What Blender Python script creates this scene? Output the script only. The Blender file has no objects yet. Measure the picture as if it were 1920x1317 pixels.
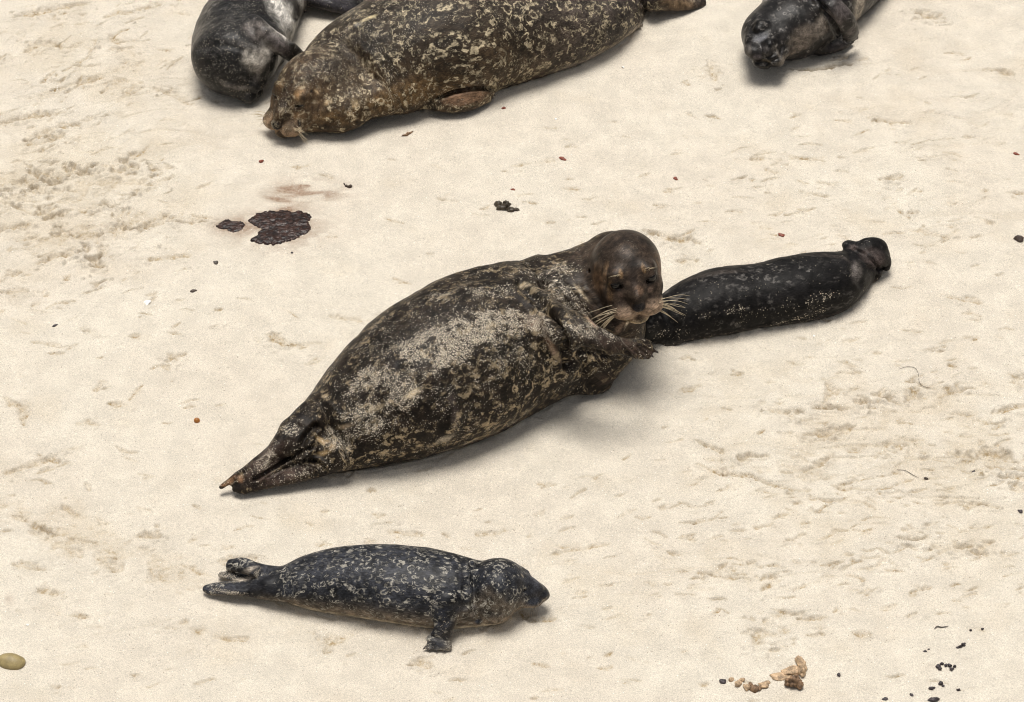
import bpy, math, random
import numpy as np
from mathutils import Vector, Matrix

# ------------------------------------------------------------------ camera
scene = bpy.context.scene
PITCH = math.radians(38.0); DIST = 9.0; FOCAL = 125.0
CAMP = np.array([0.0, -DIST*math.cos(PITCH), DIST*math.sin(PITCH)])
cam_data = bpy.data.cameras.new('camera')
cam_data.lens = FOCAL; cam_data.sensor_width = 36.0; cam_data.clip_end = 500.0
cam = bpy.data.objects.new('camera', cam_data)
scene.collection.objects.link(cam)
cam.location = CAMP; cam.rotation_euler = (math.radians(90)-PITCH, 0, 0)
scene.camera = cam
# ------------------------------------------------------------------ sky and sun
SUN_EL = math.radians(84); SUN_AZ = math.radians(-25)      # azimuth from +Y, negative = left
world = bpy.data.worlds.new('World'); scene.world = world; world.use_nodes = True
wn = world.node_tree.nodes; wl = world.node_tree.links
bg = wn['Background']; bg.inputs['Strength'].default_value = 0.07
sky = wn.new('ShaderNodeTexSky'); sky.sky_type = 'NISHITA'; sky.sun_disc = False
sky.sun_elevation = SUN_EL; sky.sun_rotation = SUN_AZ
sky.air_density = 1.0; sky.dust_density = 6.0; sky.ozone_density = 0.6
hs = wn.new('ShaderNodeHueSaturation'); hs.inputs['Saturation'].default_value = .35      # grey overcast sky
wl.new(sky.outputs[0], hs.inputs['Color']); wl.new(hs.outputs[0], bg.inputs[0])
sun_data = bpy.data.lights.new('sun', 'SUN'); sun_data.energy = 2.5
sun_data.angle = math.radians(28); sun_data.color = (1.0, 0.96, 0.90)
sun = bpy.data.objects.new('sun', sun_data); scene.collection.objects.link(sun)
sd = Vector((math.sin(SUN_AZ)*math.cos(SUN_EL), math.cos(SUN_AZ)*math.cos(SUN_EL), math.sin(SUN_EL)))
sun.rotation_euler = sd.to_track_quat('Z', 'Y').to_euler(); sun.location = sd*20
scene.view_settings.view_transform = 'Standard'; scene.view_settings.look = 'None'
scene.cycles.pixel_filter_type = 'BLACKMAN_HARRIS'; scene.cycles.filter_width = 1.05
scene.view_settings.exposure = 0.31; scene.view_settings.gamma = 1.0

# ------------------------------------------------------------------ photo pixel -> place on the beach
FPX = 1920*FOCAL/36.0
CR = np.array([1.0, 0, 0]); CU = np.array([0, math.sin(PITCH), math.cos(PITCH)])
CF = np.array([0, math.cos(PITCH), -math.sin(PITCH)])
def W(px, py, z=0.0):
    d = CF*FPX + CR*(px-960) - CU*(py-658.5)
    t = (z-CAMP[2])/d[2]
    return CAMP + d*t
def proj(P):
    q = np.asarray(P)-CAMP; dep = q@CF
    return np.stack([960+FPX*(q@CR)/dep, 658.5-FPX*(q@CU)/dep], -1), dep
def nrm(v): return v/max(np.linalg.norm(v), 1e-9)

# ------------------------------------------------------------------ numpy noise
_rt = np.random.RandomState(7).rand(64, 64, 64).astype(np.float32)*2-1
def noise3(P, scale=1.0, off=0.0):
    q = np.asarray(P, dtype=np.float32)*scale+np.float32(off)
    i = np.floor(q).astype(np.int64); f = q-i; f = f*f*f*(f*(f*6-15)+10)
    i0 = i & 63; i1 = (i+1) & 63
    x0, y0, z0 = i0[..., 0], i0[..., 1], i0[..., 2]; x1, y1, z1 = i1[..., 0], i1[..., 1], i1[..., 2]
    fx, fy, fz = f[..., 0], f[..., 1], f[..., 2]
    a = _rt[x0, y0, z0]*(1-fx)+_rt[x1, y0, z0]*fx; b = _rt[x0, y1, z0]*(1-fx)+_rt[x1, y1, z0]*fx
    c = _rt[x0, y0, z1]*(1-fx)+_rt[x1, y0, z1]*fx; d = _rt[x0, y1, z1]*(1-fx)+_rt[x1, y1, z1]*fx
    return (a*(1-fy)+b*fy)*(1-fz)+(c*(1-fy)+d*fy)*fz
def noise2(X, Y, sx, sy=None, off=0.0):
    sy = sx if sy is None else sy
    qx = (X*sx+off).astype(np.float32); qy = (Y*sy+off*1.7).astype(np.float32)
    ix = np.floor(qx).astype(np.int64); iy = np.floor(qy).astype(np.int64)
    fx = qx-ix; fy = qy-iy; fx = fx*fx*fx*(fx*(fx*6-15)+10); fy = fy*fy*fy*(fy*(fy*6-15)+10)
    k = (ix >> 6)*7+(iy >> 6)*13
    def t(a, b): return _rt[a & 63, b & 63, int(off*3) & 63]
    return (t(ix, iy)*(1-fx)+t(ix+1, iy)*fx)*(1-fy)+(t(ix, iy+1)*(1-fx)+t(ix+1, iy+1)*fx)*fy
def sstep(a, b, x):
    t = np.clip((x-a)/(b-a), 0, 1); return t*t*(3-2*t)

# ------------------------------------------------------------------ object helpers
def link(o): scene.collection.objects.link(o)
def mesh_np(name, V, F, mat, smooth=True):
    V = np.ascontiguousarray(V, dtype=np.float32); F = np.ascontiguousarray(F, dtype=np.int32)
    me = bpy.data.meshes.new(name); n = F.shape[1]
    me.vertices.add(len(V)); me.vertices.foreach_set('co', V.ravel())
    me.loops.add(F.size); me.loops.foreach_set('vertex_index', F.ravel())
    me.polygons.add(len(F)); me.polygons.foreach_set('loop_start', np.arange(0, F.size, n, dtype=np.int32))
    me.polygons.foreach_set('loop_total', np.full(len(F), n, dtype=np.int32))
    me.update(calc_edges=True)
    me.polygons.foreach_set('use_smooth', np.full(len(F), smooth, dtype=bool))
    me.materials.append(mat); me.update()
    return me
def obj(name, me, parent=None, loc=None, rz=0.0):
    o = bpy.data.objects.new(name, me); link(o)
    if parent is not None: o.parent = parent
    if loc is not None: o.location = loc
    o.rotation_euler = (0, 0, rz)
    return o
def tag(o, label=None, cat=None, group=None, kind=None):
    if label: o['label'] = label
    if cat: o['category'] = cat
    if group: o['group'] = group
    if kind: o['kind'] = kind
    return o
def fattr(me, name, arr, kind):
    a = me.attributes.new(name, kind, 'POINT')
    a.data.foreach_set({'FLOAT': 'value', 'FLOAT_VECTOR': 'vector', 'FLOAT_COLOR': 'color'}[kind],
                       np.ascontiguousarray(arr, dtype=np.float32).ravel())

# ------------------------------------------------------------------ distance-field modelling
def resample(st, n):
    """st: list of [x,y,z,a,b,sx,sy,sz] -> n catmull-rom samples"""
    P = np.array(st, dtype=float)
    if len(P) == 2: P = np.stack([P[0], P[0]*.5+P[1]*.5, P[1]])
    L = np.r_[0, np.cumsum(np.maximum(np.linalg.norm(np.diff(P[:, :3], axis=0), axis=1), 1e-5))]
    M = np.zeros_like(P)
    M[1:-1] = (P[2:]-P[:-2])/(L[2:]-L[:-2])[:, None]
    M[0] = (P[1]-P[0])/(L[1]-L[0]); M[-1] = (P[-1]-P[-2])/(L[-1]-L[-2])
    s = np.linspace(0, L[-1], n); i = np.clip(np.searchsorted(L, s, 'right')-1, 0, len(L)-2)
    h = (L[i+1]-L[i]); t = ((s-L[i])/h)[:, None]; h = h[:, None]
    Q = (2*t**3-3*t*t+1)*P[i]+(t**3-2*t*t+t)*h*M[i]+(-2*t**3+3*t*t)*P[i+1]+(t**3-t*t)*h*M[i+1]
    Q[:, 3:5] = np.maximum(Q[:, 3:5], 0.0015)
    return Q
class Tube:
    def __init__(self, st, n=60, power=2.0, smooth=0):
        Q = resample(st, n)
        if smooth:
            k = np.hanning(smooth+2)[1:-1]; k /= k.sum(); h = smooth//2
            E = np.r_[2*Q[:1]-Q[h:0:-1], Q, 2*Q[-1:]-Q[-2:-h-2:-1]]; E[:, 3:5] = np.maximum(E[:, 3:5], .002)
            Q = np.stack([np.convolve(E[:, c], k, 'valid') for c in range(8)], 1)
        self.c = Q[:, :3]; self.a = Q[:, 3]; self.b = Q[:, 4]
        T = np.gradient(self.c, axis=0); T /= np.linalg.norm(T, axis=1)[:, None]+1e-12
        S = Q[:, 5:8]; S = S-(S*T).sum(1)[:, None]*T; S /= np.linalg.norm(S, axis=1)[:, None]+1e-12
        self.T, self.S, self.U = T, S, np.cross(S, T); self.pw = power
        self.s = np.r_[0, np.cumsum(np.linalg.norm(np.diff(self.c, axis=0), axis=1))]
    def bounds(self):
        r = np.maximum(self.a, self.b)[:, None]
        return (self.c-r).min(0), (self.c+r).max(0)
    def coords(self, P):
        P = np.asarray(P, dtype=np.float64); n = len(self.c)
        idx = np.empty(len(P), dtype=np.int64)
        c2 = (self.c**2).sum(1)
        for k in range(0, len(P), 200000):
            q = P[k:k+200000]; idx[k:k+200000] = np.argmin(c2[None]-2*q@self.c.T, axis=1)
        f = idx.astype(float); ds = self.s[-1]/(n-1)
        for _ in range(3):
            c, T = self.at(self.c, f), self.at(self.T, f)
            f = np.clip(f+((P-c)*T).sum(1)/ds, np.maximum(idx-1.5, 0), np.minimum(idx+1.5, n-1))
        c, T, S, U = (self.at(v, f) for v in (self.c, self.T, self.S, self.U))
        a, b = self.at(self.a, f), self.at(self.b, f); d = P-c
        return f*ds, (d*S).sum(1), (d*U).sum(1), (d*T).sum(1), a, b
    def at(self, v, f):
        i = np.clip(f.astype(int), 0, len(v)-2); t = f-i
        if v.ndim == 2: t = t[:, None]
        return v[i]*(1-t)+v[i+1]*t
    def sdf(self, P):
        s, x, y, z, a, b = self.coords(P); m = np.minimum(a, b)
        x = np.abs(x); y = np.abs(y); z = np.abs(z)
        q = ((x/a)**self.pw+(y/b)**self.pw+(z/m)**self.pw)**(1/self.pw)
        # first-order true distance
        g = np.sqrt((x/a**2)**2+(y/b**2)**2+(z/m**2)**2)/np.maximum(q, 1e-4)
        return np.where(q < .35, (q-1)*m, (q-1)/np.maximum(g, 1e-4))
class Ell:
    def __init__(self, c, r, R=None):
        self.c = np.array(c, float); self.r = np.array(r, float)
        self.R = np.eye(3) if R is None else np.array(R, float)     # columns = axes
    def bounds(self):
        e = np.sqrt(((self.R*self.r[None])**2).sum(1)); return self.c-e, self.c+e
    def sdf(self, P):
        q = (P-self.c)@self.R; k0 = np.linalg.norm(q/self.r, axis=1); k1 = np.linalg.norm(q/self.r**2, axis=1)
        return np.where(k0 < .3, (k0-1)*self.r.min(), k0*(k0-1)/np.maximum(k1, 1e-6))
def axis(lo, hi, h, fr=None, hf=None):
    out = [lo]; x = lo
    while x < hi:
        s = h
        if fr is not None:
            for lo_, hi_ in fr:
                d = max(lo_-x, x-hi_, 0.0); s = min(s, hf+d*.18)
        x += s; out.append(x)
    return np.array(out)
def crw(src, dst):
    """catmull-rom weights from uniform axis src to dst"""
    h = src[1]-src[0]; f = np.clip((dst-src[0])/h, 0, len(src)-1.0001); i = f.astype(int); t = f-i
    w = np.stack([-.5*t+t*t-.5*t**3, 1-2.5*t*t+1.5*t**3, .5*t+2*t*t-1.5*t**3, -.5*t*t+.5*t**3])
    ix = np.clip(np.stack([i-1, i, i+1, i+2]), 0, len(src)-1)
    return ix, w
def evalprim(p, ax, coarse):
    if coarse is None:
        X, Y, Z = np.meshgrid(*ax, indexing='ij')
        return p.sdf(np.stack([X.ravel(), Y.ravel(), Z.ravel()], 1)).reshape(X.shape).astype(np.float32)
    ca = [np.arange(a[0]-coarse, a[-1]+2*coarse, coarse) for a in ax]
    D = evalprim(p, ca, None)
    for k in range(3):
        ix, w = crw(ca[k], ax[k]); sh = [1, 1, 1]; sh[k] = -1
        D = sum(np.take(D, ix[j], axis=k)*w[j].reshape(sh).astype(np.float32) for j in range(4))
    return D
def build_field(prims, h, fine=None, hf=None):
    """prims: list of (prim, k, op, coarse)"""
    los, his = zip(*[p.bounds() for p, k, op, c in prims if op == '+'])
    lo = np.min(los, 0)-.03; hi = np.max(his, 0)+.03
    lo[2] = max(lo[2], -.045)
    ax = [axis(lo[i], hi[i], h, None if fine is None else [(a_[i], b_[i]) for a_, b_ in fine], hf) for i in range(3)]
    D = np.full([len(a) for a in ax], .5, dtype=np.float32)
    for p, k, op, c in prims:
        l, u = p.bounds(); m = max(k*1.2, .012)+.01
        sl = [slice(max(np.searchsorted(ax[i], l[i]-m)-1, 0), np.searchsorted(ax[i], u[i]+m)+1) for i in range(3)]
        sub = [ax[i][sl[i]] for i in range(3)]
        if min(len(s) for s in sub) < 2: continue
        d = evalprim(p, sub, c); a = D[tuple(sl)]
        if op == '+':
            hh = np.clip(.5+.5*(a-d)/k, 0, 1); D[tuple(sl)] = a*(1-hh)+d*hh-k*hh*(1-hh)
        else:
            d = -d; hh = np.clip(.5-.5*(a-d)/k, 0, 1); D[tuple(sl)] = a*(1-hh)+d*hh+k*hh*(1-hh)
    return ax, D
def surface_nets(ax, D):
    nx, ny, nz = D.shape; neg = D < 0
    cnt = np.zeros((nx-1, ny-1, nz-1), dtype=np.uint8)
    for a in (0, 1):
        for b in (0, 1):
            for c in (0, 1): cnt += neg[a:nx-1+a, b:ny-1+b, c:nz-1+c]
    act = (cnt > 0) & (cnt < 8); I = np.argwhere(act)
    vid = np.full(act.shape, -1, dtype=np.int64); vid[act] = np.arange(len(I))
    cor = [(a, b, c) for a in (0, 1) for b in (0, 1) for c in (0, 1)]
    val = np.stack([D[I[:, 0]+a, I[:, 1]+b, I[:, 2]+c] for a, b, c in cor], 1)
    acc = np.zeros((len(I), 3)); n = np.zeros(len(I)); cor = np.array(cor)
    for e in range(8):
        for f in range(e+1, 8):
            if np.abs(cor[e]-cor[f]).sum() != 1: continue
            m = (val[:, e] < 0) != (val[:, f] < 0)
            t = val[m, e]/(val[m, e]-val[m, f]); acc[m] += cor[e]+(cor[f]-cor[e])*t[:, None]; n[m] += 1
    u = I+acc/n[:, None]; V = np.empty_like(u)
    for k in range(3): V[:, k] = np.interp(u[:, k], np.arange(len(ax[k])), ax[k])
    F = []
    for k in range(3):
        i, j = (k+1) % 3, (k+2) % 3
        s0 = [slice(None)]*3; s1 = [slice(None)]*3; s0[k] = slice(0, -1); s1[k] = slice(1, None)
        for q in (i, j): s0[q] = slice(1, -1); s1[q] = slice(1, -1)
        A = neg[tuple(s0)]; B = neg[tuple(s1)]; E = np.argwhere(A != B)
        fl = A[tuple(E.T)]
        base = E.copy(); base[:, i] += 1; base[:, j] += 1
        def at(di, dj):
            c = base.copy(); c[:, i] += di; c[:, j] += dj; return vid[tuple(c.T)]
        Q = np.stack([at(-1, -1), at(0, -1), at(0, 0), at(-1, 0)], 1)
        Q[~fl] = Q[~fl][:, ::-1]; F.append(Q)
    F = np.concatenate(F); F = F[(F >= 0).all(1)]
    return V, F
def vnormals(V, F):
    n = np.cross(V[F[:, 2]]-V[F[:, 0]], V[F[:, 3]]-V[F[:, 1]]); N = np.zeros_like(V)
    for k in range(4):
        for c in range(3): N[:, c] += np.bincount(F[:, k], n[:, c], len(V))
    return N/(np.linalg.norm(N, axis=1)[:, None]+1e-12)
def lap(V, F, it=2, lam=.5):
    E = np.concatenate([F[:, [0, 1]], F[:, [1, 2]], F[:, [2, 3]], F[:, [3, 0]]])
    deg = np.bincount(E[:, 0], minlength=len(V))+np.bincount(E[:, 1], minlength=len(V)); deg = np.maximum(deg, 1)
    for k in range(it):
        for l in (lam, -lam*.9):
            A = np.stack([np.bincount(E[:, 0], V[E[:, 1], c], len(V))+np.bincount(E[:, 1], V[E[:, 0], c], len(V)) for c in range(3)], 1)
            V = V+l*(A/deg[:, None]-V)
    return V

# ------------------------------------------------------------------ material helpers
class NT:
    def __init__(s, name):
        s.m = bpy.data.materials.new(name); s.m.use_nodes = True; s.t = s.m.node_tree
        s.b = s.t.nodes['Principled BSDF']
    def n(s, typ, **kw):
        nd = s.t.nodes.new('ShaderNode'+typ)
        for k, v in kw.items(): setattr(nd, k, v)
        return nd
    def put(s, sock, v):
        if isinstance(v, bpy.types.NodeSocket): s.t.links.new(v, sock)
        elif v is not None:
            if sock.type == 'RGBA' and len(v) == 3: v = (*v, 1)
            sock.default_value = v
    def math(s, op, a, b=None, c=None, clamp=False):
        nd = s.n('Math', operation=op, use_clamp=clamp)
        for i, v in enumerate((a, b, c)): s.put(nd.inputs[i], v)
        return nd.outputs[0]
    def vmath(s, op, a, b=None, scale=None):
        nd = s.n('VectorMath', operation=op); s.put(nd.inputs[0], a)
        if b is not None: s.put(nd.inputs[1], b)
        if scale is not None: s.put(nd.inputs['Scale'], scale)
        return nd.outputs[0]
    def noise(s, vec, scale, detail=3, rough=.55, out=0, dist=0):
        nd = s.n('TexNoise'); s.put(nd.inputs['Vector'], vec); nd.inputs['Scale'].default_value = scale
        nd.inputs['Detail'].default_value = detail; nd.inputs['Roughness'].default_value = rough
        nd.inputs['Distortion'].default_value = dist
        return nd.outputs[out]
    def vor(s, vec, scale, rnd=1.0, feature='F1'):
        nd = s.n('TexVoronoi', feature=feature); s.put(nd.inputs['Vector'], vec)
        nd.inputs['Scale'].default_value = scale; nd.inputs['Randomness'].default_value = rnd
        return nd
    def mr(s, v, a, b, c=0.0, d=1.0, smooth=True):
        nd = s.n('MapRange', interpolation_type='SMOOTHSTEP' if smooth else 'LINEAR')
        s.put(nd.inputs[0], v); s.put(nd.inputs[1], a); s.put(nd.inputs[2], b); s.put(nd.inputs[3], c); s.put(nd.inputs[4], d)
        return nd.outputs[0]
    def mix(s, f, a, b, blend='MIX'):
        nd = s.n('Mix', data_type='RGBA', blend_type=blend); s.put(nd.inputs[0], f); s.put(nd.inputs[6], a); s.put(nd.inputs[7], b)
        return nd.outputs[2]
    def attr(s, name): return s.n('Attribute', attribute_name=name)
    def bump(s, h, strength, dist, normal=None):
        nd = s.n('Bump'); s.put(nd.inputs['Height'], h); nd.inputs['Strength'].default_value = strength
        nd.inputs['Distance'].default_value = dist
        if normal is not None: s.put(nd.inputs['Normal'], normal)
        return nd.outputs[0]
    def set(s, **kw):
        for k, v in kw.items(): s.put(s.b.inputs[k.replace('_', ' ')], v)
        return s
SAND = (.66, .565, .44)
def fur_mat(name, pale=(.5, .42, .3), ring_scale=22, ring_r=.30, ring_w=.10, blotch=.5, speck=250, rough=.55, stretch=(1, 1, 1), specks_col=(.66, .58, .46), warp=.014, spec=.3, have=(.38, .56), dusty=.15):
    s = NT(name); co = s.attr('bco').outputs['Vector']; base = s.attr('base').outputs['Color']
    mk = s.n('SeparateColor'); s.put(mk.inputs[0], s.attr('mask').outputs['Color'])
    ring_m, sand_m, wet_m = mk.outputs
    var = s.noise(co, 9, 4, .6); var2 = s.noise(co, 60, 3, .6)
    col = s.mix(1.0, base, s.mr(var, .3, .7, .5, 1.5), 'MULTIPLY')
    col = s.mix(1.0, col, s.mr(var2, .3, .7, .5, 1.6), 'MULTIPLY')
    hv = s.vmath('MULTIPLY', co, (110., 520., 520.)); hair = s.noise(hv, 1, 2, .6)
    col = s.mix(1.0, col, s.mr(hair, .3, .7, .55, 1.5), 'MULTIPLY')
    wv = s.vmath('SUBTRACT', s.noise(co, 38, 3, .6, out=1), (.5, .5, .5))
    wc = s.vmath('MULTIPLY', s.vmath('ADD', co, s.vmath('SCALE', wv, scale=warp*2)), stretch)
    edge = s.math('MULTIPLY', s.math('SUBTRACT', s.noise(co, ring_scale*2.4, 4, .7), .5), .5); ring = None
    for sc_, off_, amt in ((ring_scale, 0.0, 1.0), (ring_scale*1.55, 3.7, .85)):
        v = s.vor(s.vmath('ADD', wc, (off_, off_, off_)), sc_)
        rv = s.n('SeparateColor'); s.put(rv.inputs[0], v.outputs['Color']); d = s.math('ADD', v.outputs['Distance'], edge)
        rad = s.math('MULTIPLY_ADD', rv.outputs[0], ring_r*1.0, ring_r*.35)
        q = s.mr(s.math('ABSOLUTE', s.math('SUBTRACT', d, rad)), 0.0, ring_w*1.35, 1, 0)
        q = s.math('MULTIPLY', q, s.mr(rv.outputs[1], .25, .6, .1, amt))
        brk = s.mr(s.noise(s.vmath('ADD', wc, (off_, 0, 0)), sc_*1.9, 3, .6), .38, .62); hv_ = s.mr(s.noise(s.vmath('ADD', co, (0, off_, 0)), sc_*.30, 3), *have)
        q = s.math('MULTIPLY', s.math('MULTIPLY', q, brk), hv_); ring = q if ring is None else s.math('MAXIMUM', ring, q)
    bl = s.mr(s.noise(wc, ring_scale*1.4, 4, .65), .56, .70, 0, blotch)
    pat = s.math('MULTIPLY', s.math('MAXIMUM', s.mr(ring, .0, .75), bl), ring_m, clamp=True)
    pat = s.math('MULTIPLY', pat, s.mr(hair, .3, .6, .55, 1.0))
    col = s.mix(pat, col, s.mix(1.0, pale+(1,), s.mr(var2, .3, .7, .55, 1.3), 'MULTIPLY'))
    # grains of dry sand stuck to the coat
    clump = s.mr(s.noise(co, 22, 6, .75), .38, .62, .0, 1.8)
    dens = s.math('MULTIPLY', sand_m, clump); sp = None
    for scl, gain, lo, hi in ((speck, .6, .30, .56), (speck*1.75, 1.1, .45, .7)):
        g = s.vor(s.vmath('ADD', co, (scl, 0, 0)), scl); gr = s.n('SeparateColor'); s.put(gr.inputs[0], g.outputs['Color'])
        q = s.math('MULTIPLY', s.mr(s.math('SUBTRACT', s.math('MULTIPLY', dens, gain), gr.outputs[0]), 0, .08), s.mr(g.outputs['Distance'], s.math('MULTIPLY', gr.outputs[2], lo), s.math('ADD', s.math('MULTIPLY', gr.outputs[2], .25), hi-.2), 1, 0))
        sp = q if sp is None else s.math('MAXIMUM', sp, q)
    dust = s.math('MULTIPLY', s.math('MULTIPLY', dens, dusty), s.mr(s.noise(co, 170, 4, .8), .35, .65), clamp=True)
    col = s.mix(dust, col, specks_col+(1,))
    col = s.mix(sp, col, s.mix(gr.outputs[1], tuple(c*.6 for c in specks_col)+(1,), tuple(min(c*1.15, 1) for c in specks_col)+(1,)))
    r = s.math('MULTIPLY_ADD', wet_m, -.22, rough); r = s.math('MAXIMUM', r, s.math('MULTIPLY', sp, .95))
    h = s.math('ADD', s.math('MULTIPLY', hair, .35), s.math('MULTIPLY', sp, 1.0)); h = s.math('ADD', h, s.math('MULTIPLY', var2, .9))
    s.set(Base_Color=col, Roughness=r, Normal=s.bump(h, .45, .003), Specular_IOR_Level=spec)
    return s.m
def plain(name, col, rough=.5, nscale=40, var=.3, bumps=.3, bd=.002, spec=.5, coat=0.0, obj_space=True):
    s = NT(name); co = s.n('TexCoord').outputs['Object']
    n1 = s.noise(co, nscale, 4, .6); n2 = s.noise(co, nscale*6, 3, .6)
    c = s.mix(1.0, col+(1,), s.mr(n1, .3, .7, 1-var, 1+var), 'MULTIPLY'); c = s.mix(1.0, c, s.mr(n2, .3, .7, 1-var*.5, 1+var*.5), 'MULTIPLY')
    s.set(Base_Color=c, Roughness=rough, Normal=s.bump(s.math('ADD', n1, s.math('MULTIPLY', n2, .4)), bumps, bd), Specular_IOR_Level=spec, Coat_Weight=coat)
    return s.m
# ------------------------------------------------------------------ seal building kit
def body_stations(rows, k=.9, sink=.35):
    """rows: (ux,uy,lx,ly[,z[,k]]) upper and lower outline of the lying body -> 3-D stations resting on the sand"""
    U = np.array([r[:2] for r in rows], float); L = np.array([r[2:4] for r in rows], float)
    m = (U+L)/2; zo = [r[4] if len(r) > 4 else None for r in rows]; ks = [r[5] if len(r) > 5 else k for r in rows]
    n = len(rows); t2 = np.gradient(m, axis=0); t2 /= np.linalg.norm(t2, axis=1)[:, None]
    n2 = np.stack([-t2[:, 1], t2[:, 0]], 1); half = np.abs(((U-L)*n2).sum(1))/2
    a = half/700.; P = np.zeros((n, 3))
    for it in range(6):
        for i in range(n):
            z = zo[i] if zo[i] is not None else a[i]*ks[i]*(1-sink)
            P[i] = W(m[i, 0], m[i, 1], z)
        T = np.gradient(P, axis=0); T /= np.linalg.norm(T, axis=1)[:, None]
        S = np.cross(T, [0, 0, 1.]); S /= np.linalg.norm(S, axis=1)[:, None]; Uv = np.cross(S, T)
        nw = n2[:, :1]*CR-n2[:, 1:]*CU; sc = FPX/((P-CAMP)@CF)
        e = np.sqrt(((S*nw).sum(1))**2+(np.array(ks)*(Uv*nw).sum(1))**2)
        a = half/sc/e
    return [[*P[i], a[i], a[i]*ks[i], *S[i]] for i in range(n)]
def chain(pts, side):
    """pts: (px,py,z,a,b) -> stations; side = world hint for the wide direction"""
    return [[*W(p[0], p[1], p[2]), p[3], p[4], *side] for p in pts]

class Seal:
    def __init__(s, px, py, ang):
        s.o = W(px, py, 0); s.ang = ang; c, d = math.cos(ang), math.sin(ang)
        s.R = np.array([[c, -d, 0], [d, c, 0], [0, 0, 1]]); s.prims = []; s.kids = []; s.fine = None; s.claws = []
    def loc(s, P): return (np.asarray(P)-s.o)@s.R
    def dirl(s, d): return np.asarray(d)@s.R
    def tube(s, st, k=.02, n=60, coarse=None, op='+', power=2.0, smooth=0):
        q = [[*s.loc(r[:3]), r[3], r[4], *s.dirl(r[5:8])] for r in st]
        t = Tube(q, n, power, smooth); s.prims.append((t, k, op, coarse)); return t
    def body(s, rows, k=.9, sink=.35, n=90):
        s.st = body_stations(rows, k, sink); s.spine = s.tube(s.st, .03, n, .012, smooth=11); return s.spine
    def ell(s, c, r, R=None, k=.02, op='+'):
        R = np.eye(3) if R is None else R
        s.prims.append((Ell(s.loc(c), r, s.R.T@R), k, op, None))
    def flipper(s, pts, side, tips=None, root=None, k=.02, dr=.007, claw=.014, cmat=None, press=None):
        st = chain(pts, side); s.tube(st, k, 40)
        if tips:
            for tp in tips:
                r = W(*root(tp)) if callable(root) else W(*root)
                e = W(*tp); mid = (r+e)/2
                s.tube([[*r, dr*1.1, dr*1.1, *side], [*mid, dr*1.15, dr*1.1, *side], [*e, dr*.7, dr*.6, *side]], .006, 16)
                if claw: s.claws.append((e, nrm(e-r), claw, dr*.42))
    def frame(s, F, up=(0, 0, 1), roll=0.0):
        F = nrm(np.array(F, float)); R = nrm(np.cross(F, up)); U = np.cross(R, F)
        c, d = math.cos(roll), math.sin(roll); R2 = R*c+U*d; U2 = U*c-R*d
        return np.stack([R2, F, U2], 1)     # columns: its image-right when facing camera is -R
    def head(s, C, M, sc=1.0, muzzle=1.0, lids=0.25, eyes=True, detail=True, slit=True, jowl=1.0, pads=1.0):
        """x = seal's right, y = forward, z = up in head frame"""
        C = np.array(C); s.hC, s.hM, s.hs = C, M, sc
        w = lambda x, y, z: C+M@(np.array([x, y, z])*sc)
        e = lambda x, y, z, rx, ry, rz, k=.02, op='+', R=None: s.ell(w(x, y, z), np.array([rx, ry, rz])*sc, M if R is None else M@R, k*sc, op)
        mz = muzzle
        e(0, -.012, .010, .086, .098, .080, .045)
        e(0, .045, -.012, .066, .068*mz, .054, .03)
        for sx in (-1, 1):
            e(sx*.034, .074*mz, -.034, .032, .045, .028, .02)
            e(sx*.031*pads, .104*mz, -.038+.006*(1-pads)*4, .035*pads, .032*pads, .0245*pads, .013)
            e(sx*.041, .060-.008*(pads < 1), .046-.010*(pads < 1), .018, .018, .012, .022)
            e(sx*.050, .062, -.008, .022, .026, .020, .018)
        e(0, .085*mz, .0, .023, .050, .027, .016)
        e(0, .128*mz, -.018, .017, .014, .015, .006)
        e(0, .096*mz, -.067, .030, .034, .015, .008)
        if detail:
            for sx in (-1, 1):
                if lids > .12: e(sx*.046, .106, .028, .019, .020, .014, .014, '-')
                e(sx*.043, .070, .028, .0185, .0185, .0175, .006)
                tilt = np.array(Matrix.Rotation(-sx*.35, 3, 'Y'))
                if slit: e(sx*.0445, .086, .027, .0165, .012, .0022+.011*lids, .0025, '-', tilt)
                a = w(0, .132*mz, -.060); b = w(sx*.034, .118*mz, -.068); c = w(sx*.056, .075*mz, -.052)
                s.tube([[*p, .0038*sc, .0038*sc, *M[:, 0]] for p in (a, b, c)], .005*sc, 20, None, '-')
                a = w(sx*.003, .142*mz, -.026); b = w(sx*.011, .139*mz, -.013)
                s.tube([[*a, .0018*sc, .0018*sc, *M[:, 0]], [*b, .0036*sc, .0036*sc, *M[:, 0]]], .002*sc, 8, None, '-')
                e(sx*.088, -.018, .005, .008, .007, .006, .004, '-')
            a = w(0, .143*mz, -.030); b = w(0, .140*mz, -.062)
            s.tube([[*a, .0022*sc, .005*sc, *M[:, 0]], [*b, .0022*sc, .005*sc, *M[:, 0]]], .004*sc, 8, None, '-')
        fz = .17*sc; lc = s.loc(C+M@np.array([0, .06*sc, 0])); r = .125*sc
        s.fine = [(lc-r, lc+r)]
        if pads < 1: e(0, .075, .004, .040, .066, .040, .03)
        if eyes and slit: s.eye = [w(sx*.0435, .0700, .0275) for sx in (-1, 1)]; s.er = .0168*sc
        else: s.eye = []
        s.noseP = w(0, .138*muzzle, -.012)
        s.muz = muzzle
    def refine(s, P, r):
        l = s.loc(P); s.fine.append((l-r, l+r))
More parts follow.
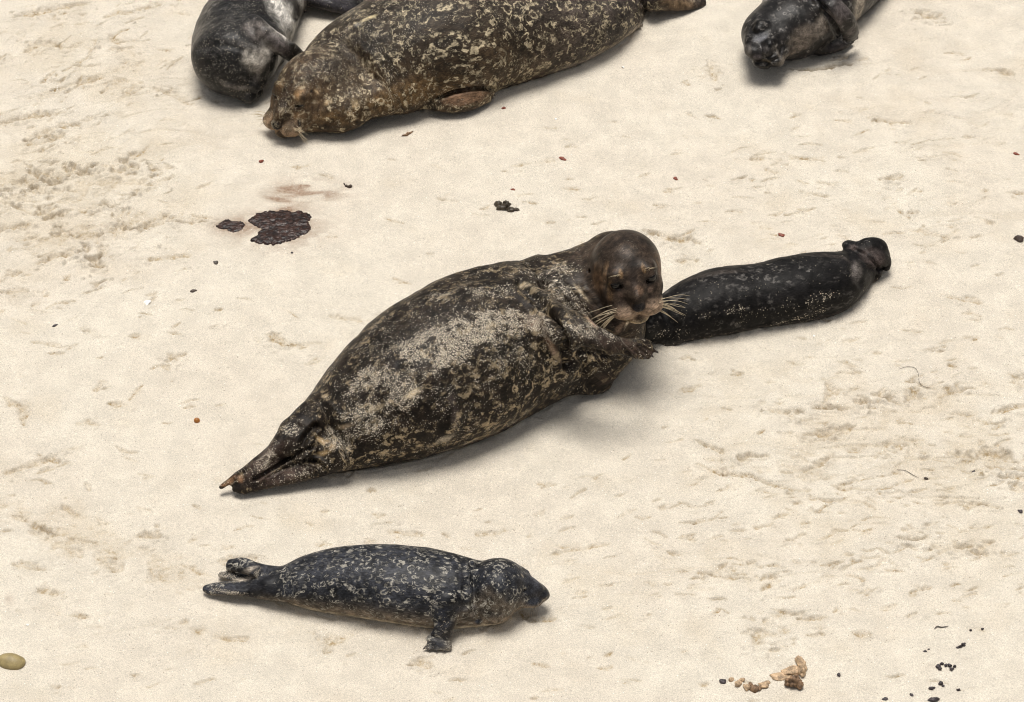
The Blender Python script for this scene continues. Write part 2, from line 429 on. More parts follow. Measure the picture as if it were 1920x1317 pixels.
    def mesh(s, name, mat, h=.006, hf=.003, amp=1.0):
        ax, D = build_field(s.prims, h, s.fine, hf)
        V, F = surface_nets(ax, D); V = lap(V, F, 2)
        N = vnormals(V, F)
        if s.fine is not None: dH = np.linalg.norm(V-s.loc(s.hC), axis=1)/(.12*s.hs)
        else: dH = np.full(len(V), 9.)
        fd = sstep(.9, 1.6, dH)
        d = noise3(V, 9, 3.1)*.0035+noise3(V, 26, 9.7)*.0016+noise3(V, 70, 1.3)*.0006
        V = V+N*(d*(.25+.75*fd)*amp)[:, None]
        # belly settles against the sand instead of cutting through as a ball
        s.V = V; s.N = vnormals(V, F); s.Wd = V@s.R.T+s.o; s.WN = s.N@s.R.T
        sc, x, y, z, a, b = s.spine.coords(V); s.bc = np.stack([sc+z, x, y], 1)
        me = mesh_np(name, V, F, mat)
        s.o3 = obj(name, me, None, s.o, s.ang); s.me = me
        s.px, dep = proj(s.Wd); s.vis = (s.WN@CF < .15); s.dep = dep
        n = len(V); s.base = np.zeros((n, 3)); s.mask = np.zeros((n, 3))
        s.wn = noise3(s.Wd, 14, 2.2)*.5+noise3(s.Wd, 40, 5.2)*.3
        return s
    def hit(s, x, y):
        for r in (5, 9, 16, 30, 60, 120):
            q = np.where(s.vis & (np.hypot(s.px[:, 0]-x, s.px[:, 1]-y) < r))[0]
            if len(q): return q[np.argmin(s.dep[q])]
        return int(np.argmin(np.hypot(s.px[:, 0]-x, s.px[:, 1]-y)))
    def blob(s, x, y, rx, ry=None, ang=0.0, soft=.6, rag=.35):
        """weights of a patch round the skin point seen at pixel x,y; radii in photo pixels, ang degrees in the picture"""
        ry = rx if ry is None else ry; i = s.hit(x, y); d = s.Wd-s.Wd[i]; sc = FPX/s.dep[i]
        N = s.WN[i]; c, t = math.cos(math.radians(ang)), math.sin(math.radians(ang))
        e1 = nrm(c*CR+t*CU); e1 = nrm(e1-N*(e1@N)*.7); e2 = nrm(np.cross(N, e1))
        q = np.sqrt((d@e1*sc/rx)**2+(d@e2*sc/ry)**2+(d@N*sc/max(rx, ry)*.6)**2)+s.wn*rag
        return 1-sstep(1-soft, 1+soft*.3, q)
    def tint(s, col, w): s.base = s.base*(1-w[:, None])+np.array(col)*w[:, None]
    def m(s, ch, val, w): s.mask[:, ch] = s.mask[:, ch]*(1-w)+val*w
    def finish(s, label, group=None):
        n = len(s.V)
        fattr(s.me, 'base', np.c_[s.base, np.ones(n)], 'FLOAT_COLOR')
        fattr(s.me, 'mask', np.c_[s.mask, np.ones(n)], 'FLOAT_COLOR')
        fattr(s.me, 'bco', s.bc, 'FLOAT_VECTOR')
        tag(s.o3, label, 'seal', group)
        return s.o3
    def child(s, name, V, F, mat):
        me = mesh_np(name, s.loc(V), F, mat); return obj(name, me, s.o3)
    def add_eyes(s, mat, open_=True):
        for c in s.eye:
            V, F = uvsphere(c, s.er, s.hM); s.child('eye', V, F, mat)
    def add_claws(s, mat):
        for e, d, L, r in s.claws:
            V, F = hose([e-d*L*.3, e+d*L*.4+np.array([0, 0, -.001]), e+d*L+np.array([0, 0, -L*.35])], [r, r*.85, r*.15], 8)
            s.child('claw', V, F, mat)
    def add_whiskers(s, mat, rng, num=11, length=.075, rad=.0007, droop=.3, sides=(-1, 1), brow=True):
        w = lambda x, y, z: s.hC+s.hM@(np.array([x, y, z])*s.hs)
        for sx in sides:
            Vs, Fs, off = [], [], 0
            for i in range(num):
                a = rng.uniform(-.5, 1); row = i % 4
                st = w(sx*(.046+.014*rng.random()), (.124-.024*rng.random())*s.muz, -.026-.009*row+.006*rng.random())
                d = nrm(s.hM@np.array([sx*1.0, .25-.35*rng.random(), .10-.30*row+rng.uniform(-.08, .08)]))
                L = length*s.hs*rng.uniform(.6, 1.1)*(1-.1*row); dr = np.array([0, 0, -1])*droop*L
                p = [st-d*.006, st+d*L*.35+dr*.05, st+d*L*.7+dr*.25, st+d*L+dr*rng.uniform(.3, .8)]
                V, F = hose(p, [rad, rad, rad*.8, rad*.35], 4); Vs.append(V); Fs.append(F+off); off += len(V)
            s.child('whiskers', np.concatenate(Vs), np.concatenate(Fs), mat)
        if brow:
            for sx in (-1, 1):
                Vs, Fs, off = [], [], 0
                for i in range(4):
                    st = w(sx*(.030+.004*i), .078, .052); d = nrm(s.hM@np.array([sx*rng.uniform(-.6, .6), .6, .9])); L = .034*s.hs*rng.uniform(.6, 1.2)
                    p = [st-d*.004, st+d*L*.5, st+d*L+s.hM@np.array([sx*.012, 0, -.006])*s.hs]
                    V, F = hose(p, [rad*.9, rad*.8, rad*.3], 4); Vs.append(V); Fs.append(F+off); off += len(V)
                s.child('brow_whiskers', np.concatenate(Vs), np.concatenate(Fs), mat)
def uvsphere(c, r, M=np.eye(3), n=20, m=12, sq=(1, 1, 1)):
    V = []; 
    for j in range(m+1):
        th = math.pi*j/m
        for i in range(n):
            ph = 2*math.pi*i/n; V.append([math.sin(th)*math.cos(ph)*sq[0], math.sin(th)*math.sin(ph)*sq[1], math.cos(th)*sq[2]])
    V = np.array(V)*r@np.array(M).T+np.array(c)
    F = [[j*n+i, (j+1)*n+i, (j+1)*n+(i+1) % n, j*n+(i+1) % n] for j in range(m) for i in range(n)]
    return V, np.array(F)
def hose(pts, rad, n=6, sub=4, sqz=1.0):
    st = [[*p, r, r, 0, 0, 1] for p, r in zip(pts, rad)]; P = np.array(st, float); 
    k = len(pts); u = np.linspace(0, k-1, (k-1)*sub+1); i = np.clip(u.astype(int), 0, k-2); t = (u-i)[:, None]
    M = np.gradient(P, axis=0); Q = (2*t**3-3*t*t+1)*P[i]+(t**3-2*t*t+t)*M[i]+(-2*t**3+3*t*t)*P[i+1]+(t**3-t*t)*M[i+1]
    c = Q[:, :3]; T = np.gradient(c, axis=0); T /= np.linalg.norm(T, axis=1)[:, None]+1e-12
    A = np.cross(T, [0.13, .21, .97]); A /= np.linalg.norm(A, axis=1)[:, None]+1e-12; B = np.cross(T, A)
    an = np.linspace(0, 2*math.pi, n, endpoint=False); r = np.maximum(Q[:, 3], 1e-4)
    V = c[:, None]+r[:, None, None]*(A[:, None]*np.cos(an)[None, :, None]+B[:, None]*np.sin(an)[None, :, None]*sqz)
    m = len(c); V = V.reshape(-1, 3)
    F = [[j*n+q, j*n+(q+1) % n, (j+1)*n+(q+1) % n, (j+1)*n+q] for j in range(m-1) for q in range(n)]
    V = np.r_[V, c[:1], c[-1:]]
    for q in range(0, n, 2):
        F.append([m*n, (q+2) % n, (q+1) % n, q]); F.append([m*n+1, (m-1)*n+q, (m-1)*n+(q+1) % n, (m-1)*n+(q+2) % n])
    return V, np.array(F)

# ------------------------------------------------------------------ shared materials
M_eye = plain('eye_gloss', (.006, .005, .005), .16, 30, .2, .05, .0003, .35)
M_claw = plain('claw_horn', (.035, .028, .024), .4, 200, .4, .2, .0005)
M_whisk = plain('whisker_tan', (.50, .41, .27), .5, 100, .2, .1, .0002)
M_whisk_dark = plain('whisker_dark', (.10, .085, .07), .5, 100, .2, .1, .0002)
M_nose = plain('nose_skin', (.020, .018, .019), .38, 300, .3, .5, .0006)

# folds in the skin
def crease(S, pts, width=7, depth=.006):
    best = np.full(len(S.V), 1e9); d2 = S.px
    for (x0, y0), (x1, y1) in zip(pts[:-1], pts[1:]):
        v = np.array([x1-x0, y1-y0], float); t = np.clip(((d2-[x0, y0])@v)/(v@v), 0, 1)
        best = np.minimum(best, np.linalg.norm(d2-np.array([x0, y0])-t[:, None]*v, axis=1))
    w = np.exp(-(best/width)**2)*sstep(.1, -.2, S.WN@CF); sh = np.exp(-((best-width*1.8)/width)**2)*.4*sstep(.1, -.2, S.WN@CF)
    return (sh-w)*depth

# ------------------------------------------------------------------ outlines of the lying bodies (upper x,y, lower x,y, [height, [flatness]])
OUTLINE = {
 'middle': ([(548, 800, 590, 868, .075), (572, 770, 622, 886), (602, 722, 672, 886), (650, 655, 752, 873), (700, 603, 832, 852), (755, 560, 905, 826), (828, 522, 968, 796), (905, 500, 1032, 762), (970, 489, 1092, 722), (1030, 466, 1136, 688, .155), (1082, 446, 1152, 650, .18), (1128, 432, 1182, 600, .205, 1.0)], .88),
 'foreground': ([(480, 1088, 482, 1104, .04), (506, 1080, 508, 1114, .05), (525, 1070, 528, 1124), (560, 1046, 562, 1137), (620, 1028, 622, 1150), (700, 1020, 700, 1163), (780, 1025, 780, 1176), (835, 1036, 838, 1181), (880, 1048, 884, 1176), (912, 1052, 908, 1168), (940, 1056, 930, 1150, .085, .95)], .86),
 'ringed': ([(588, 92, 640, 222, .09, .95), (606, 62, 673, 228), (640, 28, 709, 220), (708, -14, 775, 213), (780, -45, 850, 205), (868, -66, 930, 176), (955, -70, 1008, 152), (1035, -64, 1072, 127), (1105, -50, 1128, 96), (1160, -36, 1178, 56), (1202, -24, 1212, 22), (1232, -16, 1238, 10, .07)], .82),
 'black': ([(1205, 588, 1190, 640, .05), (1240, 562, 1235, 652), (1288, 524, 1300, 645), (1335, 502, 1368, 631), (1405, 494, 1432, 619), (1475, 480, 1500, 610), (1540, 470, 1560, 594), (1582, 466, 1602, 558), (1615, 463, 1632, 522), (1640, 466, 1652, 505, .04)], .86),
 'pale_belly': ([(363, 84, 518, 128, .10), (362, 62, 534, 100), (378, 22, 552, 68), (410, -25, 566, 35), (460, -62, 582, 8), (520, -78, 600, -8), (568, -66, 622, -14), (600, -48, 640, -14, .05)], .86),
 'top_right': ([(1418, 20, 1552, 78, .085), (1428, 2, 1566, 70), (1428, -12, 1582, 62), (1470, -52, 1622, 32), (1525, -82, 1652, 6), (1580, -98, 1678, -20), (1630, -100, 1700, -42), (1665, -95, 1712, -60, .05)], .88),
}
# ------------------------------------------------------------------ sand
def sand_ax(lo, hi, h, far):
    c = np.arange(lo, hi+h/2, h); o = []; d = h; x = hi
    while x < far: d *= 1.35; x += d; o.append(x)
    p = []; d = h; x = lo
    while x > -far: d *= 1.35; x -= d; p.append(x)
    return np.r_[p[::-1], c, o]
gh = .0031
GX = sand_ax(-1.75, 1.75, gh, 80); GY = sand_ax(-1.45, 2.1, gh, 80)
X, Y = np.meshgrid(GX, GY, indexing='ij'); X = X.astype(np.float32); Y = Y.astype(np.float32)
P2, _ = proj(np.stack([X, Y, np.zeros_like(X)], -1).reshape(-1, 3)); U2 = P2[:, 0].reshape(X.shape).astype(np.float32); V2 = P2[:, 1].reshape(X.shape).astype(np.float32)
def zone(x, y, rx, ry, ang=0):
    c, s = math.cos(math.radians(ang)), math.sin(math.radians(ang)); dx = U2-x; dy = -(V2-y)
    return np.exp(-(((dx*c+dy*s)/rx)**2+((-dx*s+dy*c)/ry)**2))
inside = ((X > -1.9) & (X < 1.9) & (Y > -1.6) & (Y < 2.3)).astype(np.float32)
rough = .12+1.0*zone(110, 380, 260, 130, 15)+.55*zone(150, 120, 280, 140, 20)+.75*zone(1700, 860, 330, 170, -8)+.35*zone(1500, 420, 420, 110, 5)+.45*zone(1250, 1090, 260, 80, 0)
rough += .5*zone(230, 1010, 260, 60, -18)+.35*zone(60, 760, 100, 120)+.3*zone(1800, 200, 200, 200)+.25*zone(1500, 1200, 400, 100)+.3*zone(350, 1180, 300, 50)+.3*zone(650, 960, 300, 40, 15)
rough = np.clip(rough, 0, 1.1)*inside
H = (noise2(X, Y, 1.6, None, 2.)*.010+noise2(X, Y, 4.5, None, 5.)*.005)*inside
H += (noise2(X, Y, 12, 16, 8.)*.0022+noise2(X, Y, 30, 42, 11.)*.0010)*(.35+rough)*inside
ang = np.where(X < 0, .30, .06); Xr = X*np.cos(ang)+Y*np.sin(ang); Yr = -X*np.sin(ang)+Y*np.cos(ang)
wob = noise2(X, Y, 7, None, 3.)*.04
r1 = 1-np.abs(noise2(Xr, Yr+wob, 5, 22, 14.)); r2 = 1-np.abs(noise2(Xr, Yr+wob, 11, 40, 17.)); gate = sstep(.0, .5, noise2(X, Y, 3.2, 4.5, 21.))
rid = .8*(sstep(.80, .99, r1)*.007*gate+sstep(.82, .99, r2)*.0038*sstep(-.1, .4, noise2(X, Y, 7, 9, 23.)))*rough
H -= rid
damp = np.clip(rid/.006, 0, 1)*.30
H += (noise2(X, Y, 75, 95, 31.)*.0010+noise2(X, Y, 150, 170, 33.)*.0007)*(.25+rough*1.2)*inside
grain = noise2(X, Y, 110, 120, 41.)
def stroke(pts, w=7, depth=.006, dmp=.8, rim=.6):
    """a scrape in the sand along photo pixels, width in photo pixels"""
    global H, damp
    pw = [W(x, y, 0) for x, y in pts]; ww = w/740.; fine = 3
    best = None
    xs = [p[0] for p in pw]; ys = [p[1] for p in pw]; m = ww*5
    i0, i1 = np.searchsorted(GX, min(xs)-m), np.searchsorted(GX, max(xs)+m); j0, j1 = np.searchsorted(GY, min(ys)-m), np.searchsorted(GY, max(ys)+m)
    if i1-i0 < 2 or j1-j0 < 2: return
    x = X[i0:i1, j0:j1]; y = Y[i0:i1, j0:j1]; best = np.full(x.shape, 9., np.float32); sg = np.zeros_like(best); tt = np.zeros_like(best)
    n = len(pw)-1
    for k in range(n):
        a, b = pw[k][:2], pw[k+1][:2]; v = b-a; L2 = v@v+1e-9
        t = np.clip(((x-a[0])*v[0]+(y-a[1])*v[1])/L2, 0, 1); dx = x-a[0]-t*v[0]; dy = y-a[1]-t*v[1]; d = np.hypot(dx, dy)
        u = d < best; best = np.where(u, d, best); sg = np.where(u, dy, sg); tt = np.where(u, (k+t)/n, tt)
    q = best*(1+.55*noise2(x, y, 45, 60, 51.)+.4*noise2(x, y, 110, 130, 53.))/(ww*(.45+.8*np.sqrt(np.maximum(np.sin(np.pi*np.clip(tt, .02, .98)), 0))))
    g = np.exp(-q*q*1.2)*sstep(-.75, .1, noise2(x, y, 30, 40, 57.)); up = np.exp(-((q-1.7)/.7)**2)*np.where(sg < 0, 1, .25)
    depth = depth*1.7
    H[i0:i1, j0:j1] += -g*depth+up*depth*rim*.6+(g+up*.6)*depth*.5*noise2(x, y, 95, 105, 59.)
    damp[i0:i1, j0:j1] = np.maximum(damp[i0:i1, j0:j1], g*dmp*(.7+.5*noise2(x, y, 80, 90, 61.)))
STROKES = [
 # right field of flipper scrapes
 ([(1425, 755), (1440, 765), (1480, 770), (1540, 768), (1580, 768), (1625, 752), (1660, 745)], 9, .008), ([(1600, 765), (1640, 748), (1700, 742), (1760, 742), (1840, 728)], 8, .007), ([(1690, 728), (1730, 735), (1780, 728)], 5, .004),
 ([(1300, 825), (1345, 845), (1390, 860), (1440, 858)], 6, .006), ([(1310, 872), (1350, 890), (1400, 892), (1440, 908), (1500, 925)], 5, .005), ([(1510, 816), (1545, 812), (1600, 805)], 9, .008), ([(1500, 882), (1530, 878), (1560, 858)], 6, .006),
 ([(1480, 935), (1540, 940), (1620, 948), (1640, 960)], 5, .005), ([(1560, 915), (1620, 925), (1650, 930)], 4, .004), ([(1585, 850), (1640, 862)], 6, .004), ([(1690, 1015), (1740, 1022), (1800, 1030), (1860, 1020)], 9, .008), ([(1820, 1042), (1880, 1048), (1910, 1042)], 5, .005),
 ([(1830, 845), (1870, 850), (1920, 860)], 11, .008), ([(1820, 868), (1860, 880), (1920, 885)], 5, .005), ([(1880, 900), (1920, 895)], 6, .006), ([(1800, 950), (1830, 945), (1870, 955)], 8, .006), ([(1650, 835), (1700, 840)], 6, .005), ([(1860, 778), (1900, 765), (1920, 762)], 7, .006),
 ([(1900, 705), (1920, 708)], 8, .006), ([(1780, 812), (1820, 805)], 4, .004), ([(1900, 920), (1920, 915)], 8, .007), ([(1550, 720), (1560, 735), (1548, 750)], 7, .005), ([(1430, 1110), (1448, 1090), (1450, 1080)], 8, .006), ([(1310, 1075), (1350, 1085), (1400, 1088)], 6, .004),
 ([(1450, 1010), (1480, 1015)], 5, .004), ([(1780, 690), (1830, 695)], 5, .004), ([(1540, 1085), (1560, 1080)], 4, .004), ([(1800, 1125), (1830, 1115)], 4, .004), ([(1395, 1205), (1430, 1190), (1475, 1185)], 12, .006), ([(1500, 1165), (1545, 1160)], 7, .005), ([(1600, 1190), (1630, 1195)], 7, .005),
 ([(1210, 435), (1260, 448), (1310, 455)], 8, .008), ([(1270, 490), (1310, 488)], 5, .005), ([(1650, 340), (1690, 335)], 7, .005), ([(1330, 120), (1345, 170)], 8, .005), ([(1720, 20), (1760, 35)], 12, .008), ([(1590, 105), (1560, 115)], 6, .006), ([(1480, 130), (1530, 132), (1590, 120), (1625, 108)], 6, .006),
 ([(1640, 230), (1700, 235)], 6, .004), ([(1850, 130), (1900, 140)], 7, .006), ([(1380, 300), (1470, 295), (1540, 300)], 5, .003), ([(1500, 360), (1570, 375)], 6, .004), ([(1700, 430), (1780, 445)], 6, .004), ([(1780, 560), (1850, 570)], 6, .004),
 # left field
 ([(0, 225), (60, 212), (120, 205)], 8, .006), ([(70, 248), (100, 232), (150, 225)], 8, .006), ([(50, 265), (90, 258), (120, 247)], 9, .006), ([(30, 345), (70, 320), (130, 320), (180, 305)], 11, .009), ([(60, 345), (100, 335), (110, 330)], 14, .010), ([(0, 357), (25, 355)], 10, .012), ([(225, 292), (250, 305), (270, 308)], 9, .008),
 ([(140, 325), (200, 315), (300, 310), (320, 308)], 7, .006), ([(250, 355), (265, 345), (330, 325)], 7, .005), ([(0, 430), (40, 420), (110, 400), (180, 385), (230, 385)], 8, .007), ([(60, 440), (130, 430), (200, 420), (260, 425)], 6, .006), ([(190, 435), (250, 425), (310, 410), (390, 415)], 8, .007), ([(165, 460), (180, 475), (185, 495)], 13, .010),
 ([(260, 460), (280, 450)], 9, .006), ([(70, 490), (100, 475), (150, 470)], 7, .006), ([(5, 515), (40, 505)], 7, .006), ([(0, 545), (50, 542)], 10, .007), ([(60, 570), (90, 545)], 6, .004), ([(0, 375), (60, 400), (140, 395)], 5, .005), ([(190, 375), (240, 385)], 6, .006), ([(360, 400), (400, 410)], 5, .004), ([(280, 485), (330, 480), (370, 475)], 6, .004),
 ([(155, 617), (180, 622), (200, 628)], 5, .006), ([(245, 630), (275, 625)], 5, .004), ([(320, 672), (345, 662)], 8, .007), ([(300, 683), (315, 688)], 5, .004), ([(90, 665), (120, 662)], 4, .004), ([(60, 642), (110, 645)], 5, .003), ([(510, 630), (525, 640)], 12, .006), ([(535, 645), (600, 640)], 6, .003), ([(690, 600), (760, 585)], 9, .004), ([(620, 590), (680, 600)], 6, .003),
 ([(10, 750), (40, 765), (45, 800)], 6, .004), ([(150, 795), (185, 797)], 6, .004), ([(205, 755), (235, 758)], 4, .004), ([(15, 890), (60, 875), (100, 860), (120, 848)], 6, .006), ([(60, 895), (100, 880), (130, 870)], 4, .003), ([(115, 850), (155, 838)], 4, .004), ([(180, 735), (190, 720)], 4, .003),
 ([(20, 965), (60, 985), (100, 1000)], 5, .004), ([(120, 950), (150, 975)], 6, .004), ([(255, 1000), (285, 1002), (295, 998)], 9, .007), ([(75, 988), (95, 998)], 5, .006), ([(340, 1055), (400, 1080)], 5, .003), ([(180, 1045), (280, 1065)], 6, .003), ([(75, 1105), (105, 1110)], 9, .004), ([(110, 1145), (160, 1152)], 6, .004), ([(30, 1060), (80, 1068)], 7, .004),
 ([(310, 1175), (350, 1170), (400, 1190), (460, 1200)], 7, .005), ([(610, 1215), (625, 1195), (660, 1185)], 12, .004), ([(480, 1040), (410, 1048)], 7, .005), ([(700, 1010), (640, 1015)], 6, .004), ([(100, 1250), (130, 1245), (170, 1235)], 3, .003), ([(770, 1245), (790, 1235), (800, 1250)], 10, .006), ([(990, 1160), (1040, 1158)], 7, .004), ([(960, 1150), (1000, 1148)], 10, .004),
 ([(830, 130), (860, 120)], 3, .001), ([(520, 70), (545, 60)], 3, .002), ([(840, 370), (830, 383)], 4, .004), ([(490, 1080), (470, 1092)], 4, .001), ([(730, 990), (800, 1000)], 6, .003), ([(880, 1000), (930, 995)], 6, .003), ([(1060, 1030), (1140, 1020)], 5, .003), ([(1150, 700), (1170, 706)], 4, .001), ([(1280, 735), (1310, 725)], 6, .004),
 ([(190, 60), (230, 80), (260, 120)], 10, .005), ([(20, 100), (80, 80), (140, 85)], 10, .006), ([(200, 30), (300, 10)], 8, .005), ([(280, 160), (330, 175), (350, 190)], 7, .004), ([(30, 30), (90, 20), (160, 5)], 9, .006), ([(110, 160), (190, 140), (240, 150)], 8, .006),
]
for a in STROKES: stroke(*a)
for a in [([(0, 950), (120, 1010), (250, 1050), (390, 1095)], 26, .002, .55), ([(60, 1000), (200, 1060), (330, 1085)], 10, .002, .6), ([(0, 330), (120, 350), (260, 330)], 30, .003, .5), ([(60, 440), (200, 430), (330, 400)], 26, .003, .6), ([(1330, 860), (1480, 880), (1560, 900)], 16, .002, .4), ([(1780, 850), (1850, 860), (1920, 860)], 24, .002, .5)]: stroke(*a)
rg = random.Random(12)
ZN = [(1700, 860, 230, 190, 230, 4), (1500, 1060, 380, 130, 170, 6), (110, 370, 180, 150, 230, 18), (160, 100, 180, 100, 130, 22), (1600, 380, 330, 170, 160, 6), (1250, 330, 300, 130, 30, 4), (250, 980, 260, 120, 40, -15), (300, 640, 280, 120, 34, 12), (600, 980, 400, 60, 24, 8), (1200, 980, 300, 140, 45, 6), (900, 1270, 900, 60, 40, 4), (1780, 170, 140, 170, 34, 8), (1350, 700, 200, 80, 16, 6), (820, 340, 300, 80, 14, 0)]
for zx, zy, rx, ry, num, an in ZN:
    for i in range(num):
        x = rg.gauss(zx, rx*.7); y = rg.gauss(zy, ry*.7); L = rg.uniform(8, 42); a = math.radians(an+rg.gauss(0, 14)); bend = rg.uniform(-.5, .5)*L*.4
        dx, dy = math.cos(a)*L/2, -math.sin(a)*L/2
        stroke([(x-dx, y-dy), (x, y+bend*.5), (x+dx, y+dy)], rg.uniform(1.6, 3.6), rg.uniform(.0018, .0046), rg.uniform(.35, 1.0))
# small print-like crumbs of sand
for i in range(550):
    z = rg.choice(ZN); x = rg.gauss(z[0], z[2]); y = rg.gauss(z[1], z[3]); c = W(x, y); r = rg.uniform(.004, .010)
    i0, i1 = np.searchsorted(GX, c[0]-.03), np.searchsorted(GX, c[0]+.03); j0, j1 = np.searchsorted(GY, c[1]-.03), np.searchsorted(GY, c[1]+.03)
    if i1-i0 < 3 or j1-j0 < 3: continue
    q = ((X[i0:i1, j0:j1]-c[0])/r/1.5)**2+((Y[i0:i1, j0:j1]-c[1])/r)**2; H[i0:i1, j0:j1] += np.exp(-q)*r*rg.uniform(-.5, .45)
# sand pushed up and scuffed along each body
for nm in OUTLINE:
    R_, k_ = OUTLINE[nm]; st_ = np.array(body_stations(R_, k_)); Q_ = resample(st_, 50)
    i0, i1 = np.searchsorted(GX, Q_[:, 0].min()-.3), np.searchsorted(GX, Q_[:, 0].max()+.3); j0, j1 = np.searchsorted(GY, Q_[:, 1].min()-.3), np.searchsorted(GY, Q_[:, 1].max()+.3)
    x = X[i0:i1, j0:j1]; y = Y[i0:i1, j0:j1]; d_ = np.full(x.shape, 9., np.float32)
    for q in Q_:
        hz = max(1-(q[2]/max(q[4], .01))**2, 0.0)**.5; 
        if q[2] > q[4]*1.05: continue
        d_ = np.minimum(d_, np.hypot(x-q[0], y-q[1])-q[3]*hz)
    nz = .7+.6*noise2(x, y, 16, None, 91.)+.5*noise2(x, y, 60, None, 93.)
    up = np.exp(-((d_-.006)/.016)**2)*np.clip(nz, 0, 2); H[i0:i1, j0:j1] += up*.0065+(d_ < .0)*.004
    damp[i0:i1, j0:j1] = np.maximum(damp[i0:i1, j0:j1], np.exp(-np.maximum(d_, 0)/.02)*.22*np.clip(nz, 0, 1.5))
# brown liquid stain soaked into the sand
stain = .55*zone(575, 358, 62, 18, -3)*sstep(-.5, .4, noise2(X, Y, 25, 60, 71.))+.6*zone(545, 355, 28, 9, 0)+.4*zone(520, 375, 25, 5, -10)+.45*zone(535, 398, 26, 8, 8)
stain = stain*2.2+.8*zone(530, 430, 72, 36, 0)*sstep(-.6, .3, noise2(X, Y, 40, 50, 75.))+.7*zone(434, 426, 38, 18, 0)+.30*zone(16, 1122, 9, 9)+.25*zone(1760, 1240, 50, 14, 0)*sstep(0, .5, noise2(X, Y, 60, 80, 73.))
stain = np.clip(stain, 0, .8)
# sand level under the seals is flattened smooth; beyond the frame it rolls gently
Hf = H.copy(); far = np.hypot(np.maximum(np.abs(X)-1.9, 0), np.maximum(np.maximum(Y-2.2, -1.5-Y), 0))
H = H+noise2(X, Y, .12, None, 81.)*.25*sstep(.5, 8, far)+noise2(X, Y, .9, None, 83.)*.02*sstep(.0, 2, far)
nx_, ny_ = X.shape; idx = np.arange(nx_*ny_).reshape(nx_, ny_)
GF = np.stack([idx[:-1, :-1], idx[1:, :-1], idx[1:, 1:], idx[:-1, 1:]], -1).reshape(-1, 4)
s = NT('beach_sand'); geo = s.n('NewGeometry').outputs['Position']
sd_ = s.n('SeparateColor'); s.put(sd_.inputs[0], s.attr('sand').outputs['Color'])
n1 = s.noise(geo, 2.2, 4, .55); n2 = s.noise(geo, 14, 4, .6); n3 = s.noise(geo, 330, 2, .7); n4 = s.noise(geo, 520, 2, .7)
col = s.mix(s.mr(n1, .35, .65), (.645, .582, .485, 1), (.665, .608, .51, 1))
col = s.mix(1.0, col, s.mr(n2, .3, .7, .93, 1.06), 'MULTIPLY')
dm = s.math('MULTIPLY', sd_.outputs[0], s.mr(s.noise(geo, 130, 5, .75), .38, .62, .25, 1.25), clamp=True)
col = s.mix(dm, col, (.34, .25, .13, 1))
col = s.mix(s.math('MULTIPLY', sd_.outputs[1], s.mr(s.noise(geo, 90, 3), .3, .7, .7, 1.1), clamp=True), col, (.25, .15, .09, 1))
yel = s.mr(s.math('ADD', s.noise(geo, 5, 3, .6), s.math('MULTIPLY', sd_.outputs[2], .30)), .58, .86, 0, .30); col = s.mix(yel, col, (.55, .46, .33, 1))
col = s.mix(1.0, col, s.mr(n3, .25, .75, .80, 1.18), 'MULTIPLY'); col = s.mix(1.0, col, s.mr(n4, .25, .75, .84, 1.15), 'MULTIPLY')
gv = s.vor(geo, 330); gs = s.n('SeparateColor'); s.put(gs.inputs[0], gv.outputs['Color'])
dk = s.math('MULTIPLY', s.mr(gs.outputs[0], .975, .985), s.mr(gv.outputs['Distance'], .3, .45, 1, 0)); col = s.mix(s.math('MULTIPLY', dk, .7), col, (.16, .12, .08, 1))
wh = s.math('MULTIPLY', s.mr(gs.outputs[1], .985, .992), s.mr(gv.outputs['Distance'], .3, .45, 1, 0)); col = s.mix(wh, col, (.9, .87, .82, 1))
b1 = s.bump(n3, .35, .004); b2 = s.bump(s.noise(geo, 75, 6, .75), .75, .007, b1)
s.set(Base_Color=col, Roughness=.93, Normal=b2, Specular_IOR_Level=.2)
gm = mesh_np('sand', np.stack([X, Y, H], -1).reshape(-1, 3), GF, s.m)
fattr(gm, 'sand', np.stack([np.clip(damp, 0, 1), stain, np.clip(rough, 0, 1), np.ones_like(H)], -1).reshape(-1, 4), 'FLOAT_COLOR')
tag(obj('sand', gm), kind='structure')
# ------------------------------------------------------------------ the large seal in the middle
rng = random.Random(4)
fur_big = fur_mat('coat_wet_sandy', (.40, .31, .19), 32, .34, .15, 1.0, 250, .58, warp=.014, spec=.14, have=(.25, .5), dusty=.20)
S = Seal(840, 740, math.radians(38))
S.body(*OUTLINE['middle'])
hc = W(1177, 508, .305)
Mh = S.frame((.18, -.97, -.02), roll=math.radians(-6))
S.head(hc, Mh, 1.0, .94, .50)
# throat between head and chest
S.tube([[*W(1172, 570, .215), .055, .055, 1, 0, 0], [*W(1150, 630, .13), .072, .075, 1, 0, 0], [*W(1122, 680, .075), .06, .06, 1, 0, 0]], .05, 30)
# upper fore flipper across the chest
S.tube(chain([(1010, 592, .235, .05, .03), (1045, 606, .265, .05, .035), (1085, 622, .27, .042, .032)], (.3, .9, .3)), .03, 30)
side = (0.25, .55, .8)
S.flipper([(1070, 617, .27, .042, .032), (1105, 632, .27, .033, .025), (1140, 645, .26, .025, .018), (1172, 650, .25, .021, .013), (1200, 654, .242, .029, .010), (1220, 657, .236, .025, .007)],
          side, [(1178, 664, .235), (1193, 668, .232), (1208, 669, .23), (1221, 666, .23), (1230, 659, .232)],
          lambda t: (t[0]-14-(t[0]-1176)*.25, 649-(t[0]-1176)*.02, .248), .02, .0074, .007)
